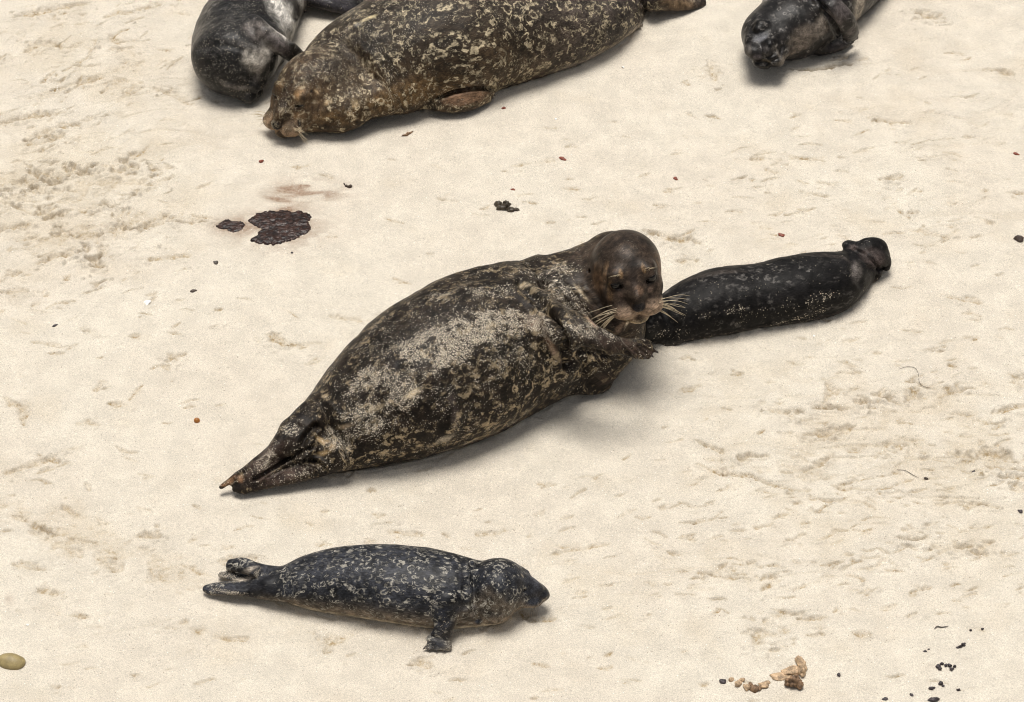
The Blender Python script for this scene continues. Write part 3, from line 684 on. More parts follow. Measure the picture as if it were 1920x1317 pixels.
# lower fore flipper poking out under the chest
S.flipper([(1075, 720, .045, .03, .024), (1108, 722, .03, .027, .022), (1133, 717, .026, .023, .018)], (0, 1, .4),
          [(1141, 722, .012), (1138, 730, .008), (1129, 735, .006)], (1115, 722, .025), .015, .008, .008)
# hind flippers
S.tube(chain([(600, 775, .12, .05, .045), (566, 797, .105, .043, .036), (535, 828, .085, .038, .028), (505, 857, .062, .036, .018), (475, 881, .042, .027, .011), (445, 901, .022, .018, .007)], (.6, .6, .2)), .022, 40)
for (a, b) in (((520, 838, .07), (414, 914, .014)), ((520, 848, .068), (436, 908, .018)), ((515, 862, .06), (450, 914, .014))):
    S.flipper([(a[0], a[1], a[2], .010, .010), ((a[0]+b[0])/2, (a[1]+b[1])/2, (a[2]+b[2])/2+.008, .010, .008), (*b, .006, .004)], (.6, .6, .2), k=.010)
S.tube(chain([(630, 850, .06, .05, .045), (598, 868, .045, .035, .03), (560, 880, .036, .032, .022), (520, 890, .03, .03, .015), (482, 903, .022, .019, .009), (448, 917, .012, .011, .005)], (.3, .8, .3)), .015, 40)
for (a, b) in (((540, 874, .05), (440, 918, .010)), ((530, 893, .022), (460, 920, .008))):
    S.flipper([(a[0], a[1], a[2], .009, .009), ((a[0]+b[0])/2, (a[1]+b[1])/2, (a[2]+b[2])/2+.004, .010, .007), (*b, .005, .004)], (.3, .8, .3), k=.008)
# creases: groin fold, armpit fold, neck fold
S.tube(chain([(565, 800+40, .12, .01, .012), (590, 812, .165, .010, .012), (596, 790, .19, .006, .008)], (1, 0, 0)), .02, 20, None, '-')
S.tube(chain([(556, 862, .075, .006, .006), (590, 862, .095, .006, .006), (606, 876, .075, .005, .005)], (1, 0, 0)), .012, 20, None, '-')
S.refine(W(510, 865, .05), .11)
S.mesh('harbor_seal', fur_big, .006, .0026)
n = len(S.V); hl = (S.Wd-hc)@Mh; headw = 1-sstep(1.0, 1.3, np.linalg.norm(hl/np.array([.10, .15, .10]), axis=1))
dsp = (crease(S, [(1088, 478), (1108, 520), (1128, 565), (1146, 605)], 6, .004)+crease(S, [(975, 535), (1015, 570), (1040, 600), (1058, 640), (1062, 680)], 8, .016)
       + crease(S, [(830, 545), (880, 520), (960, 516), (1020, 540)], 9, .006)+crease(S, [(1000, 570), (1030, 590), (1052, 615)], 4, .008)+crease(S, [(700, 800), (735, 735), (760, 690)], 9, .004)
       + crease(S, [(845, 740), (855, 780), (840, 830)], 12, -.004)+crease(S, [(445, 893), (470, 880), (500, 862)], 3, .004)+crease(S, [(478, 898), (495, 889), (540, 862), (566, 848), (585, 838)], 4, .010)+crease(S, [(560, 850), (572, 820), (592, 800)], 6, .010)+crease(S, [(500, 896), (530, 880), (552, 872)], 3, .005)+crease(S, [(572, 862), (596, 868), (610, 880)], 4, .009)+crease(S, [(1168, 652), (1182, 664)], 2, .0025)+crease(S, [(1180, 651), (1198, 666)], 2, .0025)+crease(S, [(1193, 650), (1212, 664)], 2, .0025)+crease(S, [(1205, 651), (1224, 660)], 2, .0025)+crease(S, [(1060, 690), (1092, 655), (1130, 665)], 8, .008))
dsp *= 1-headw; co = S.V+S.N*dsp[:, None]; S.me.vertices.foreach_set('co', co.astype(np.float32).ravel()); S.me.update()
S.base[:] = (.0115, .008, .0055); S.mask[:, 0] = .55; S.mask[:, 1] = .10; S.mask[:, 2] = .5
under = sstep(.05, -.6, S.WN[:, 2]); S.m(1, .15, under)
hl = (S.Wd-hc)@Mh; hd = np.linalg.norm(hl/np.array([.10, .13, .10]), axis=1)
hw = 1-sstep(.95, 1.75, hd+S.wn*.5)
S.tint((.040, .028, .020), hw*.85); S.m(0, 0.0, hw); S.m(1, .02, hw); S.m(2, 1.0, hw)
for a in [(820, 650, 150, 50, 28, .72), (930, 600, 90, 40, 10, .75), (830, 625, 70, 20, 25, .92), (930, 605, 50, 20, 10, .92), (700, 700, 70, 30, 45, .55), (880, 545, 110, 25, 15, .45), (1010, 610, 45, 30, -30, .7), (680, 790, 90, 40, 30, .42), (740, 740, 100, 40, 30, .42),
          (1040, 505, 60, 25, 15, .4), (1070, 560, 30, 60, 40, .38), (1110, 612, 30, 20, 0, .4), (1090, 615, 50, 10, -25, .6), (1150, 628, 40, 7, -15, .45), (540, 810, 30, 18, 40, .6), (500, 862, 30, 14, 40, .6),
          (570, 885, 34, 10, 10, .6), (640, 820, 40, 40, 0, .4), (960, 690, 70, 40, 30, .25), (840, 850, 90, 14, 20, .5), (960, 800, 70, 12, 30, .45)]:
    S.m(1, a[5], S.blob(*a[:5]))
for a in [(835, 560, 60, 20, 25, .08), (1000, 545, 50, 18, -10, .10), (960, 750, 100, 55, 30, .10), (870, 800, 60, 40, 20, .16), (1100, 690, 50, 30, 0, .12), (700, 640, 60, 12, 50, .12)]:
    S.m(1, a[5], S.blob(*a[:5])*.8)
for a in [(960, 770, 150, 60, 30), (1080, 690, 70, 40, 10), (720, 850, 120, 35, 10), (880, 810, 80, 40, 20)]: S.m(0, 1.5, S.blob(*a))
for a in [(800, 600, 140, 50, 30), (1020, 520, 80, 30, 0)]: S.m(0, .12, S.blob(*a))
PINK = (.16, .095, .07); CRM = (.42, .34, .23)
for a, c in [((1030, 645, 10, 34, 38), PINK), ((1043, 660, 7, 28, 30), (.36, .26, .18)), ((1108, 596, 6, 22, 40), (.30, .20, .14)), ((1092, 545, 5, 26, 38), (.30, .24, .16)), ((1005, 600, 30, 22, 0), (.13, .09, .065)),
             ((605, 822, 18, 6, -20), (.30, .20, .09)), ((602, 850, 16, 6, 10), (.27, .18, .08)), ((618, 838, 9, 9, 0), (.20, .135, .07)), ((700, 765, 24, 6, 25), CRM), ((775, 735, 22, 7, 30), CRM), ((985, 528, 14, 6, -20), CRM),
             ((1020, 540, 16, 5, -15), (.3, .24, .17)), ((640, 800, 22, 6, 15), (.3, .22, .14)), ((850, 750, 10, 14, 0), (.11, .085, .075)), ((855, 790, 9, 28, 0), (.09, .07, .06)), ((835, 828, 24, 9, 45), (.42, .36, .27)), ((1165, 618, 7, 18, -35), (.20, .14, .10)), ((1175, 610, 3, 16, -35), (.5, .42, .32))]:
    S.tint(c, S.blob(*a, soft=.8)*.85)
# warmer brown flipper skin
for a in [(1150, 642, 60, 16, -12), (1205, 655, 36, 16, -10), (1130, 718, 22, 18, 0)]: S.tint((.036, .024, .018), S.blob(*a)*.8); 
for a in [(500, 870, 70, 22, 40), (530, 890, 80, 14, 15)]: S.tint((.045, .030, .024), S.blob(*a)*.8); S.m(0, 0, S.blob(*a))
for a in [(432, 905, 18, 7, 40), (425, 914, 14, 5, 10), (447, 895, 10, 10, 0)]: S.tint((.20, .105, .055), S.blob(*a)*.6)
for a in [(1150, 640, 90, 20, -12), (545, 820, 60, 30, 45)]: S.m(0, .0, S.blob(*a))
# face
HM = lambda x, y, z: hc+Mh@np.array([x, y, z])
def hb(x, y, z, r, soft=.6):
    q = np.linalg.norm((hl-np.array([x, y, z]))/np.array(r), axis=1)+S.wn*.25; return 1-sstep(1-soft, 1+soft*.3, q)
for sx in (-1, 1):
    S.tint((.27, .19, .13), hb(sx*.031, .110, -.040, (.038, .045, .026))*.9)
    S.tint((.20, .125, .065), hb(sx*.029, .075, .055, (.006, .03, .010))*.7)
    S.tint((.13, .075, .04), hb(sx*.080, .03, .02, (.018, .04, .045))*.6)
    S.tint((.012, .009, .008), hb(sx*.046, .085, .027, (.026, .03, .015), .6)*.9)
    S.tint((.15, .10, .075), hb(sx*.034, .085, .004, (.012, .02, .008))*.5)
S.tint((.42, .33, .21), hb(0, .09, -.074, (.038, .05, .014))*.9)
S.tint((.24, .15, .085), S.blob(1130, 508, 8, 24, -8)*.8); S.tint((.10, .06, .03), S.blob(1140, 545, 10, 30, 0)*.6)
S.tint((.014, .010, .008), S.blob(1192, 510, 9, 40, 0)*.7)
S.tint((.022, .019, .020), hb(0, .126, -.017, (.017, .02, .016), .3)); S.m(0, 0, hb(0, .12, -.02, (.06, .06, .06)))
for a in [(1153, 503, 8, 5, 0), (1200, 540, 12, 10, 0)]: S.tint((.09, .055, .035), S.blob(*a)*.6)
S.finish('large dark mottled seal in the middle, head raised facing the camera, side crusted with sand')
S.add_eyes(M_eye); S.add_claws(M_claw)
S.add_whiskers(M_whisk, rng, 16, .074, .00062, .35)
# ------------------------------------------------------------------ spotted pup in the foreground
fur_pup = fur_mat('coat_spotted_pup', (.38, .355, .30), 60, .36, .13, .35, 420, .5, stretch=(.8, 1, 1), warp=.008, spec=.15, have=(.08, .30))
S = Seal(700, 1120, 0.0)
S.body(*OUTLINE['foreground'])
hc = W(946, 1093, .073); Mh = S.frame((.975, -.19, -.12), roll=0.0)
S.head(hc, Mh, .59, 1.22, .75, pads=.88)
S.ell(W(1000, 1111, .044), (.040, .024, .021), Mh[:, [1, 0, 2]], .018)
S.ell(W(922, 1128, .048), (.055, .055, .05), None, .03)
# fore flipper planted in the sand
S.tube(chain([(838, 1125, .095, .034, .026), (835, 1152, .066, .030, .022), (831, 1180, .036, .024, .016), (826, 1197, .016, .029, .011), (821, 1208, .009, .034, .009)], (1, .2, 0)), .015, 40)
for t in ((796, 1215, .004), (806, 1218, .004), (819, 1219, .004), (833, 1219, .004), (844, 1215, .004)):
    S.flipper([(822+(t[0]-822)*.35, 1192, .015, .008, .008), ((822+t[0])/2+1, 1206, .010, .008, .007), (*t, .005, .004)], (1, 0, 0), k=.008); e = W(*t); r = W(824, 1195, .01)
    S.claws.append((e, nrm(e-r), .005, .0020))
# far fore flipper tip
# hind flippers
S.tube(chain([(560, 1088, .06, .03, .028), (530, 1084, .052, .026, .024), (500, 1075, .045, .020, .016), (475, 1067, .040, .018, .012), (450, 1060, .034, .019, .010), (430, 1059, .026, .014, .008)], (0, 1, .35)), .018, 40)
for t in ((430, 1067, .020), (438, 1057, .036)): S.flipper([(480, 1066, .045, .008, .008), (455, 1060+(t[1]-1060)*.6, .037, .009, .008), (*t, .006, .005)], (0, 1, .3), k=.006)
S.tube(chain([(525, 1092, .035, .022, .016), (490, 1088, .016, .020, .008), (455, 1084, .010, .017, .005), (412, 1077, .007, .010, .004)], (0, 1, 0)), .012, 40)
S.tube(chain([(565, 1106, .05, .03, .028), (535, 1107, .042, .027, .025), (505, 1106, .034, .023, .021), (470, 1105, .026, .019, .014), (430, 1103, .018, .018, .010), (398, 1104, .013, .014, .008), (384, 1105, .010, .008, .005)], (0, 1, .35)), .018, 40)
for t in ((386, 1103, .013), (392, 1111, .008)): S.flipper([(460, t[1]-1, .028, .009, .008), (425, t[1]-2, .022, .010, .008), (*t, .006, .005)], (0, 1, .3), k=.006)
S.mesh('spotted_seal_pup', fur_pup, .0042, .0018, amp=.55)
hl = (S.Wd-hc)@Mh/.60
def hb(x, y, z, r, soft=.6):
    q = np.linalg.norm((hl-np.array([x, y, z]))/np.array(r), axis=1)+S.wn*.2; return 1-sstep(1-soft, 1+soft*.3, q)
dsp = crease(S, [(868, 1050), (872, 1090), (862, 1130), (850, 1160)], 9, .0025)+crease(S, [(725, 1100), (730, 1118)], 5, .003)
S.me.vertices.foreach_set('co', (S.V+S.N*dsp[:, None]).astype(np.float32).ravel()); S.me.update()
S.base[:] = (.019, .020, .024); S.mask[:, 0] = .85; S.mask[:, 1] = .0; S.mask[:, 2] = .4
low = sstep(.45, -.5, S.WN[:, 2]+S.wn*.3)*sstep(.10, .03, S.Wd[:, 2]); S.tint((.15, .115, .08), low*.75)
S.tint((.50, .42, .30), sstep(.026, .008, S.Wd[:, 2])*sstep(480, 560, S.px[:, 0])*.8); S.m(1, .5, sstep(.024, .006, S.Wd[:, 2]))
for a in [(600, 1050, 90, 16, 10), (700, 1030, 120, 12, 0), (690, 1095, 40, 25, 0)]: S.m(0, .35, S.blob(*a)*.8); 
for a in [(905, 1125, 44, 30, 0), (940, 1145, 40, 14, -10), (880, 1160, 40, 14, 0)]: S.tint((.085, .068, .050), S.blob(*a, rag=.9)*.7); S.m(0, 1.3, S.blob(*a))
S.tint((.03, .03, .034), S.blob(868, 1080, 12, 34, 0)*.9); S.m(0, .15, S.blob(868, 1080, 12, 34, 0))
for a in [(1005, 1085, 26, 22, -30), (1020, 1108, 20, 18, 0), (978, 1092, 14, 11, 0)]: S.tint((.022, .022, .025), S.blob(*a)*.95); S.m(0, 0, S.blob(*a))
S.m(0, 0, S.blob(1010, 1112, 26, 18, 0)); S.tint((.05, .05, .054), S.blob(1005, 1082, 12, 8, -35)*.8)
S.tint((.20, .17, .13), S.blob(984, 1078, 5, 3, -30)*.8); S.tint((.010, .010, .010), S.blob(961, 1092, 3, 4, 0, soft=.3))
S.tint((.012, .012, .012), S.blob(1031, 1102, 4, 5, 0, soft=.3))
for a in [(470, 1066, 70, 18, 10), (450, 1105, 75, 18, 0), (500, 1082, 22, 14, 0)]: S.tint((.022, .022, .025), S.blob(*a)*.95); S.m(0, .0, S.blob(*a))
for a in [(455, 1085, 46, 5, 4, .9), (835, 1175, 16, 20, 0, .12), (822, 1208, 26, 7, 0, .25), (440, 1116, 60, 5, -2, .6)]: S.m(1, a[5], S.blob(*a[:5])); S.m(0, 0, S.blob(*a[:5]))
S.tint((.36, .31, .25), S.blob(455, 1083, 46, 6, 4)*.8)
for a in [(835, 1165, 18, 26, 0), (820, 1206, 30, 12, 0)]: S.tint((.024, .026, .034), S.blob(*a)*.9)
w = sstep(782, 790, S.px[:, 0])*sstep(862, 850, S.px[:, 0])*sstep(1180, 1190, S.px[:, 1]); S.tint((.024, .025, .030), w*.75); S.m(1, .16, w)
S.finish('small dark grey pup with pale ring spots lying in the foreground, head in profile')
S.add_eyes(M_eye); S.add_claws(M_claw); S.add_whiskers(M_whisk_dark, random.Random(9), 7, .06, .0005, .9, sides=(1,), brow=False)

# ------------------------------------------------------------------ big ringed seal asleep at the top
fur_top = fur_mat('coat_brown_ringed', (.50, .42, .28), 31, .36, .14, .8, 330, .55, warp=.018, spec=.16, have=(.22, .44))
S = Seal(860, 150, math.radians(30))
S.body(*OUTLINE['ringed'])
hc = W(572, 168, .10); Mh = S.frame((-.56, -.80, -.20), roll=math.radians(2))
S.head(hc, Mh, .92, 1.16, .10, jowl=1)
S.tube([[*W(590, 224, .035), .034, .034, 1, 0, 0], [*W(635, 212, .06), .055, .05, 1, 0, 0], [*W(695, 187, .075), .05, .05, 1, 0, 0], [*W(755, 178, .075), .052, .05, 1, 0, 0]], .05, 30)
S.flipper([(790, 182, .055, .03, .022), (830, 190, .056, .032, .020), (872, 189, .052, .030, .020), (902, 181, .044, .027, .016), (917, 178, .036, .022, .011)], (.2, .6, .8),
          [(922, 183, .022), (925, 178, .03), (923, 172, .04), (917, 168, .05)], lambda t: (893, t[1]+(177-t[1])*.4, .045), .005, .0075, .007)
S.tube(chain([(1225, -5, .07, .045, .035), (1255, 3, .05, .03, .022), (1285, 4, .035, .028, .014), (1318, 1, .02, .018, .008)], (.2, 1, .3)), .02, 40)
S.tube(chain([(1230, -18, .07, .035, .03), (1270, -22, .05, .03, .018), (1310, -28, .03, .02, .010)], (.2, 1, .3)), .02, 40)
S.mesh('brown_ringed_seal', fur_top, .006, .0028)
dsp = crease(S, [(822, 184), (850, 173), (890, 166), (922, 166)], 4, .012)+crease(S, [(610, 232), (640, 226), (675, 229)], 4, .004)
S.me.vertices.foreach_set('co', (S.V+S.N*dsp[:, None]).astype(np.float32).ravel()); S.me.update()
S.base[:] = (.045, .030, .017); S.mask[:, 0] = 1.0; S.mask[:, 1] = .04; S.mask[:, 2] = .25
upm = sstep(.2, .9, S.WN[:, 2]); S.tint((.026, .019, .013), upm*sstep(.1, .2, S.Wd[:, 2]))
S.m(1, .10, upm*sstep(900, 700, S.px[:, 0]))
rear = sstep(930, 1120, S.px[:, 0]); S.tint((.045, .036, .031), rear*.85)
for a in [(700, 60, 120, 50, 40), (620, 130, 70, 40, 40)]: S.m(0, .30, S.blob(*a))
for a in [(760, 20, 110, 60, 0), (900, 20, 120, 50, 0)]: S.m(0, .9, S.blob(*a))
S.tint((.30, .26, .21), sstep(.05, .02, S.Wd[:, 2])*sstep(1010, 1090, S.px[:, 0])*sstep(1230, 1180, S.px[:, 0])*.9); S.m(0, .2, sstep(.05, .02, S.Wd[:, 2])*sstep(1040, 1090, S.px[:, 0]))
for a, c in [((690, 30, 18, 6, 20), (.60, .50, .30)), ((672, 42, 8, 6, 0), (.34, .32, .29))]: S.tint(c, S.blob(*a))
for a in [(800, 170, 110, 30, 5), (640, 225, 70, 16, 5), (740, 195, 70, 20, 0)]: S.tint((.095, .058, .026), S.blob(*a)*.8)
for a in [(885, 183, 50, 15, 12), (860, 190, 30, 10, 5)]: S.tint((.125, .075, .045), S.blob(*a)*.95); S.m(0, .0, S.blob(*a))
S.tint((.09, .06, .035), S.blob(1270, 5, 50, 14, 0)); S.m(0, 0, S.blob(1270, 5, 50, 16, 0)); 
hl = (S.Wd-hc)@Mh/.93; hd = np.linalg.norm(hl/np.array([.09, .14, .09]), axis=1); hw = 1-sstep(1.0, 1.3, hd)
def hb(x, y, z, r, soft=.6):
    q = np.linalg.norm((hl-np.array([x, y, z]))/np.array(r), axis=1)+S.wn*.2; return 1-sstep(1-soft, 1+soft*.3, q)
S.tint((.060, .038, .021), hw*.9); S.m(0, .45, hw*.9)
for sx in (-1, 1):
    S.tint((.27, .185, .115), hb(sx*.031, .124, -.042, (.042, .05, .030))); S.tint((.20, .12, .055), hb(sx*.034, .065, .056, (.018, .035, .018))*.7)
    S.tint((.010, .008, .007), hb(sx*.046, .087, .027, (.017, .03, .003), .3)*.9); S.tint((.10, .06, .03), hb(sx*.045, .09, .0, (.02, .03, .012))*.6)
S.tint((.028, .018, .012), hb(0, .08, .03, (.014, .06, .05))*.8)
S.tint((.011, .009, .009), hb(0, .150, -.017, (.020, .024, .018), .3)); S.m(0, 0, hb(0, .12, -.03, (.06, .05, .05)))
S.tint((.010, .007, .006), S.blob(566, 233, 4, 9, 10, soft=.4)); S.tint((.012, .009, .007), S.blob(589, 171, 3, 4, 0, soft=.4))
for a in [(598, 176, 10, 4, -50), (616, 198, 12, 7, 30), (608, 190, 5, 9, 0), (668, 195, 6, 10, 20)]: S.tint((.34, .25, .14), S.blob(*a, rag=1.1)*.6)
S.finish('largest brown seal with cream rings asleep at the top edge, chin on the sand')
S.add_eyes(M_eye); S.add_claws(M_claw); S.add_whiskers(M_whisk, random.Random(3), 9, .05, .0008, .5, brow=False)

# ------------------------------------------------------------------ black pup stretched out behind the raised head
fur_black = fur_mat('coat_black_pup', (.20, .185, .17), 34, .30, .14, .5, 210, .6, stretch=(.7, 1, 1), warp=.01, spec=.11)
S = Seal(1420, 570, math.radians(16))
S.body(*OUTLINE['black'])
hc = W(1196, 612, .06); Mh = S.frame((-.95, -.2, -.2))
S.head(hc, Mh, .52, 1.0, .1, detail=False, eyes=False); S.fine = None
S.tube(chain([(1606, 482, .06, .024, .02), (1597, 466, .078, .022, .014), (1588, 459, .075, .016, .010)], (1, .3, 0)), .01, 24)
S.tube(chain([(1608, 475, .07, .024, .02), (1630, 464, .08, .026, .020), (1652, 465, .07, .022, .015), (1662, 476, .05, .017, .010)], (0, 1, .2)), .008, 30)
S.tube(chain([(1625, 490, .06, .028, .024), (1648, 482, .06, .028, .019), (1662, 490, .04, .022, .013), (1662, 502, .025, .016, .009)], (0, 1, .2)), .006, 30)
S.tube(chain([(1625, 505, .05, .02, .018), (1640, 505, .04, .016, .013), (1645, 515, .025, .012, .010), (1638, 522, .015, .012, .010)], (0, 1, .2)), .006, 30)
S.tube(chain([(1275, 628, .03, .02, .014), (1262, 640, .016, .016, .010), (1250, 646, .010, .012, .006)], (1, .2, 0)), .012, 24)
S.mesh('black_seal_pup', fur_black, .0042, amp=.9)
dsp = crease(S, [(1600, 468), (1622, 478), (1640, 494), (1648, 506)], 3, .006)+crease(S, [(1628, 500), (1645, 508), (1655, 500)], 2.5, .005)+crease(S, [(1592, 480), (1600, 510), (1612, 535)], 5, .003)
S.me.vertices.foreach_set('co', (S.V+S.N*dsp[:, None]).astype(np.float32).ravel()); S.me.update()
S.base[:] = (.0055, .005, .005); S.mask[:, 0] = .3; S.mask[:, 1] = .03; S.mask[:, 2] = .5
for a in [(1500, 505, 90, 26, 12, .7), (1420, 520, 80, 24, 8, .5), (1300, 545, 50, 20, 30, .3)]: S.m(0, a[5], S.blob(*a[:5]))
for a in [(1540, 565, 50, 16, 20, .22), (1520, 595, 70, 8, 12, .28), (1440, 590, 100, 12, 8, .08), (1300, 600, 50, 10, 10, .12), (1250, 630, 50, 12, 5, .14), (1380, 585, 24, 12, 20, .25)]: S.m(1, a[5], S.blob(*a[:5]))
S.tint((.085, .075, .068), S.blob(1610, 505, 16, 34, -14)*.9); S.m(0, 0, S.blob(1610, 505, 20, 40, 0))
S.tint((.040, .033, .029), S.blob(1560, 475, 60, 10, 5)*.8); S.tint((.04, .033, .028), S.blob(1340, 508, 70, 10, 10)*.7); S.tint((.09, .085, .08), S.blob(1268, 553, 18, 6, 10)*.8)
for a in [(1640, 480, 30, 24, 0), (1594, 462, 12, 8, 0)]: S.tint((.060, .046, .041), S.blob(*a)*.9); S.m(0, 0, S.blob(*a))
S.tint((.10, .09, .078), sstep(.03, .008, S.Wd[:, 2])*.6); S.m(1, .15, sstep(.03, .008, S.Wd[:, 2]))
S.finish('black pup lying stretched out behind the raised head of the big dark seal')

# ------------------------------------------------------------------ dark-headed pup, top left
fur_pale = fur_mat('coat_dark_back_pale_belly', (.30, .275, .25), 40, .30, .16, .6, 300, .5, stretch=(.8, 1, 1), warp=.01, spec=.2)
S = Seal(470, 80, math.radians(60))
S.body(*OUTLINE['pale_belly'])
hc = W(432, 134, .072); Mh = S.frame((.74, -.64, -.10), up=(-.35, -.2, .9), roll=math.radians(-10))
S.head(hc, Mh, .74, 1.0, .05, slit=False); 
S.tube(chain([(470, 45, .185, .035, .026), (498, 62, .185, .026, .022), (525, 82, .155, .023, .018), (548, 100, .11, .023, .014), (562, 110, .08, .018, .008)], (.5, .6, .4)), .02, 40)
S.tube(chain([(490, 120, .03, .025, .02), (515, 116, .025, .016, .012), (530, 113, .015, .014, .008)], (.5, .6, .2)), .015, 24)
S.tube(chain([(585, -10, .06, .04, .03), (620, 8, .05, .026, .02), (665, 20, .03, .02, .012)], (.3, 1, .2)), .02, 30)
S.tube(chain([(590, -22, .06, .04, .03), (630, -6, .05, .026, .02), (680, 2, .035, .02, .014)], (.3, 1, .2)), .015, 30)
S.mesh('pale_bellied_seal_pup', fur_pale, .0045, .0025, amp=1.0)
dsp = crease(S, [(515, 15), (535, 45), (545, 75)], 5, .005)+crease(S, [(372, 92), (410, 84), (450, 88), (490, 110)], 8, .003)+crease(S, [(535, 0), (552, 35)], 4, .004)
S.me.vertices.foreach_set('co', (S.V+S.N*dsp[:, None]).astype(np.float32).ravel()); S.me.update()
S.base[:] = (.012, .0115, .011); S.mask[:, 0] = .3; S.mask[:, 1] = .07; S.mask[:, 2] = .7
for a in [(440, 60, 60, 30, 0), (480, 30, 40, 30, 0)]: S.m(0, .5, S.blob(*a))
for a, c in [((535, 20, 38, 55, 20), (.55, .52, .47)), ((520, 65, 34, 30, 20), (.46, .43, .38)), ((570, 0, 20, 40, 20), (.30, .28, .25)), ((497, 110, 20, 34, -25), (.30, .27, .23)), ((475, 105, 20, 24, -30), (.22, .20, .17)), ((480, 55, 36, 26, -30), (.085, .072, .064)), ((455, 78, 40, 8, -12), (.09, .085, .08))]:
    w = S.blob(*a); S.tint(c, w*.92); S.m(0, .15, w); S.m(1, .05, w)
for a in [(525, 88, 40, 17, -42)]: S.tint((.085, .072, .068), S.blob(*a)*.95); S.m(0, .1, S.blob(*a))
for a in [(425, 164, 18, 9, -15), (455, 170, 22, 8, -10), (485, 150, 10, 14, 0)]: S.tint((.11, .10, .092), S.blob(*a)*.7)
for a in [(625, 5, 60, 22, -10)]: S.tint((.018, .016, .018), S.blob(*a)); S.m(0, 0, S.blob(*a))
S.finish('shiny dark pup with pale belly asleep at the top left, flipper against the brown seal')
S.add_eyes(M_eye)

# ------------------------------------------------------------------ dark pup, top right
S = Seal(1510, 50, math.radians(55))
S.body(*OUTLINE['top_right'])
hc = W(1438, 73, .078); Mh = S.frame((.0, -.92, .38), up=(.1, .2, .9), roll=math.radians(14))
S.head(hc, Mh, .88, .95, .05, slit=False)
S.tube([[*W(1474, 48, .070), .060, .055, 1, 0, 0], [*W(1510, 34, .080), .085, .075, 1, 0, 0]], .05, 24)
S.tube(chain([(1515, -20, .13, .035, .03), (1542, -6, .165, .032, .028), (1562, 10, .18, .030, .024), (1582, 32, .15, .027, .02), (1592, 54, .10, .026, .017), (1597, 68, .065, .024, .012)], (.7, .5, .2)), .015, 40)
for t in ((1606, 71, .045), (1600, 75, .045), (1592, 76, .045), (1583, 74, .05)): S.flipper([(1592, 55, .10, .009, .009), (*t, .006, .005)], (.7, .5, .2), k=.006); e = W(*t); S.claws.append((e, nrm(e-W(1592, 55, .10)), .009, .0022))
S.tube(chain([(1535, 92, .03, .024, .02), (1562, 88, .028, .02, .016), (1582, 82, .022, .018, .012), (1596, 76, .018, .012, .008)], (.2, 1, .2)), .012, 30)
for o_ in (0, 26): S.tube(chain([(1690, -85+o_*.3, .06, .035, .03), (1730, -85+o_, .045, .026, .018), (1775, -88+o_*1.4, .025, .022, .010)], (.2, 1, .3)), .02, 30)
S.mesh('dark_seal_pup', fur_pale, .0045, .0022, amp=.8)
dsp = crease(S, [(1530, 0), (1555, 30), (1572, 66)], 5, .008)+crease(S, [(1420, 118), (1440, 118), (1462, 108), (1466, 88)], 3, .003)
S.me.vertices.foreach_set('co', (S.V+S.N*dsp[:, None]).astype(np.float32).ravel()); S.me.update()
S.base[:] = (.012, .0105, .0095); S.mask[:, 0] = .5; S.mask[:, 1] = .01; S.mask[:, 2] = .6
for a, c in [((1545, 50, 22, 32, -30), (.24, .205, .17)), ((1510, 72, 40, 24, 20), (.10, .082, .066)), ((1500, 95, 40, 12, 20), (.11, .09, .075)), ((1615, 10, 24, 40, 0), (.28, .24, .19)), ((1424, 66, 15, 9, 20), (.17, .17, .18)), ((1398, 92, 8, 14, 0), (.09, .08, .07)),
             ((1462, 98, 5, 14, 30), (.10, .088, .075)), ((1434, 118, 10, 4, 0), (.16, .13, .09)), ((1422, 112, 10, 6, 0), (.10, .085, .09)), ((1437, 96, 16, 12, 0), (.045, .040, .038)), ((1437, 84, 5, 4, 0), (.008, .007, .007)), ((1475, 112, 20, 8, 15), (.10, .085, .07))]:
    w = S.blob(*a); S.tint(c, w*.85); S.m(0, .1, w)
for a in [(1575, 30, 26, 50, -30), (1598, 64, 16, 12, 0), (1570, 86, 30, 9, 10)]: S.tint((.050, .042, .040), S.blob(*a)*.95); S.m(0, .05, S.blob(*a))
S.finish('dark pup lying at the top right edge with its face towards the camera')
S.add_eyes(M_eye); S.add_claws(M_claw)
# ------------------------------------------------------------------ small things lying on the sand
def ground_z(P):
    i = min(max(np.searchsorted(GX, P[0]), 0), len(GX)-1); j = min(max(np.searchsorted(GY, P[1]), 0), len(GY)-1); return float(H[i, j])
def lump(name, px, py, rx, ry, h, mat, label, cat, group=None, ang=0, seed=1, bump=.25, n=28, freq=1.2, parent=None):
    """stone-like body; rx, ry, h in metres, ang in degrees on the sand"""
    P = W(px, py, 0); P[2] = ground_z(P); V, F = uvsphere((0, 0, 0), 1.0, n=n, m=n//2)
    d = noise3(V, freq, seed*3.7)*bump+noise3(V, freq*2.7, seed*5.1)*bump*.4; V = V*(1+d)[:, None]
    V = V*np.array([rx, ry, h]); V[:, 2] = np.maximum(V[:, 2], -h*.45)+h*.32
    me = mesh_np(name, V, F, mat); o = obj(name, me, parent, P if parent is None else P-np.array(parent.location), math.radians(ang))
    if parent is None: tag(o, label, cat, group)
    return o
M_peb = plain('pebble_ochre', (.30, .235, .105), .55, 60, .18, .2, .002)
M_red = plain('red_brown_bit', (.22, .055, .030), .5, 300, .4, .4, .001)
M_brn = plain('dark_brown_bit', (.055, .036, .026), .55, 300, .4, .5, .001)
M_blk = plain('blackish_weed', (.045, .034, .036), .5, 250, .5, .6, .0015)
M_orange = plain('orange_berry_skin', (.34, .13, .022), .35, 150, .25, .2, .0005)
M_shell = plain('shell_white', (.88, .86, .82), .4, 120, .1, .2, .0005)
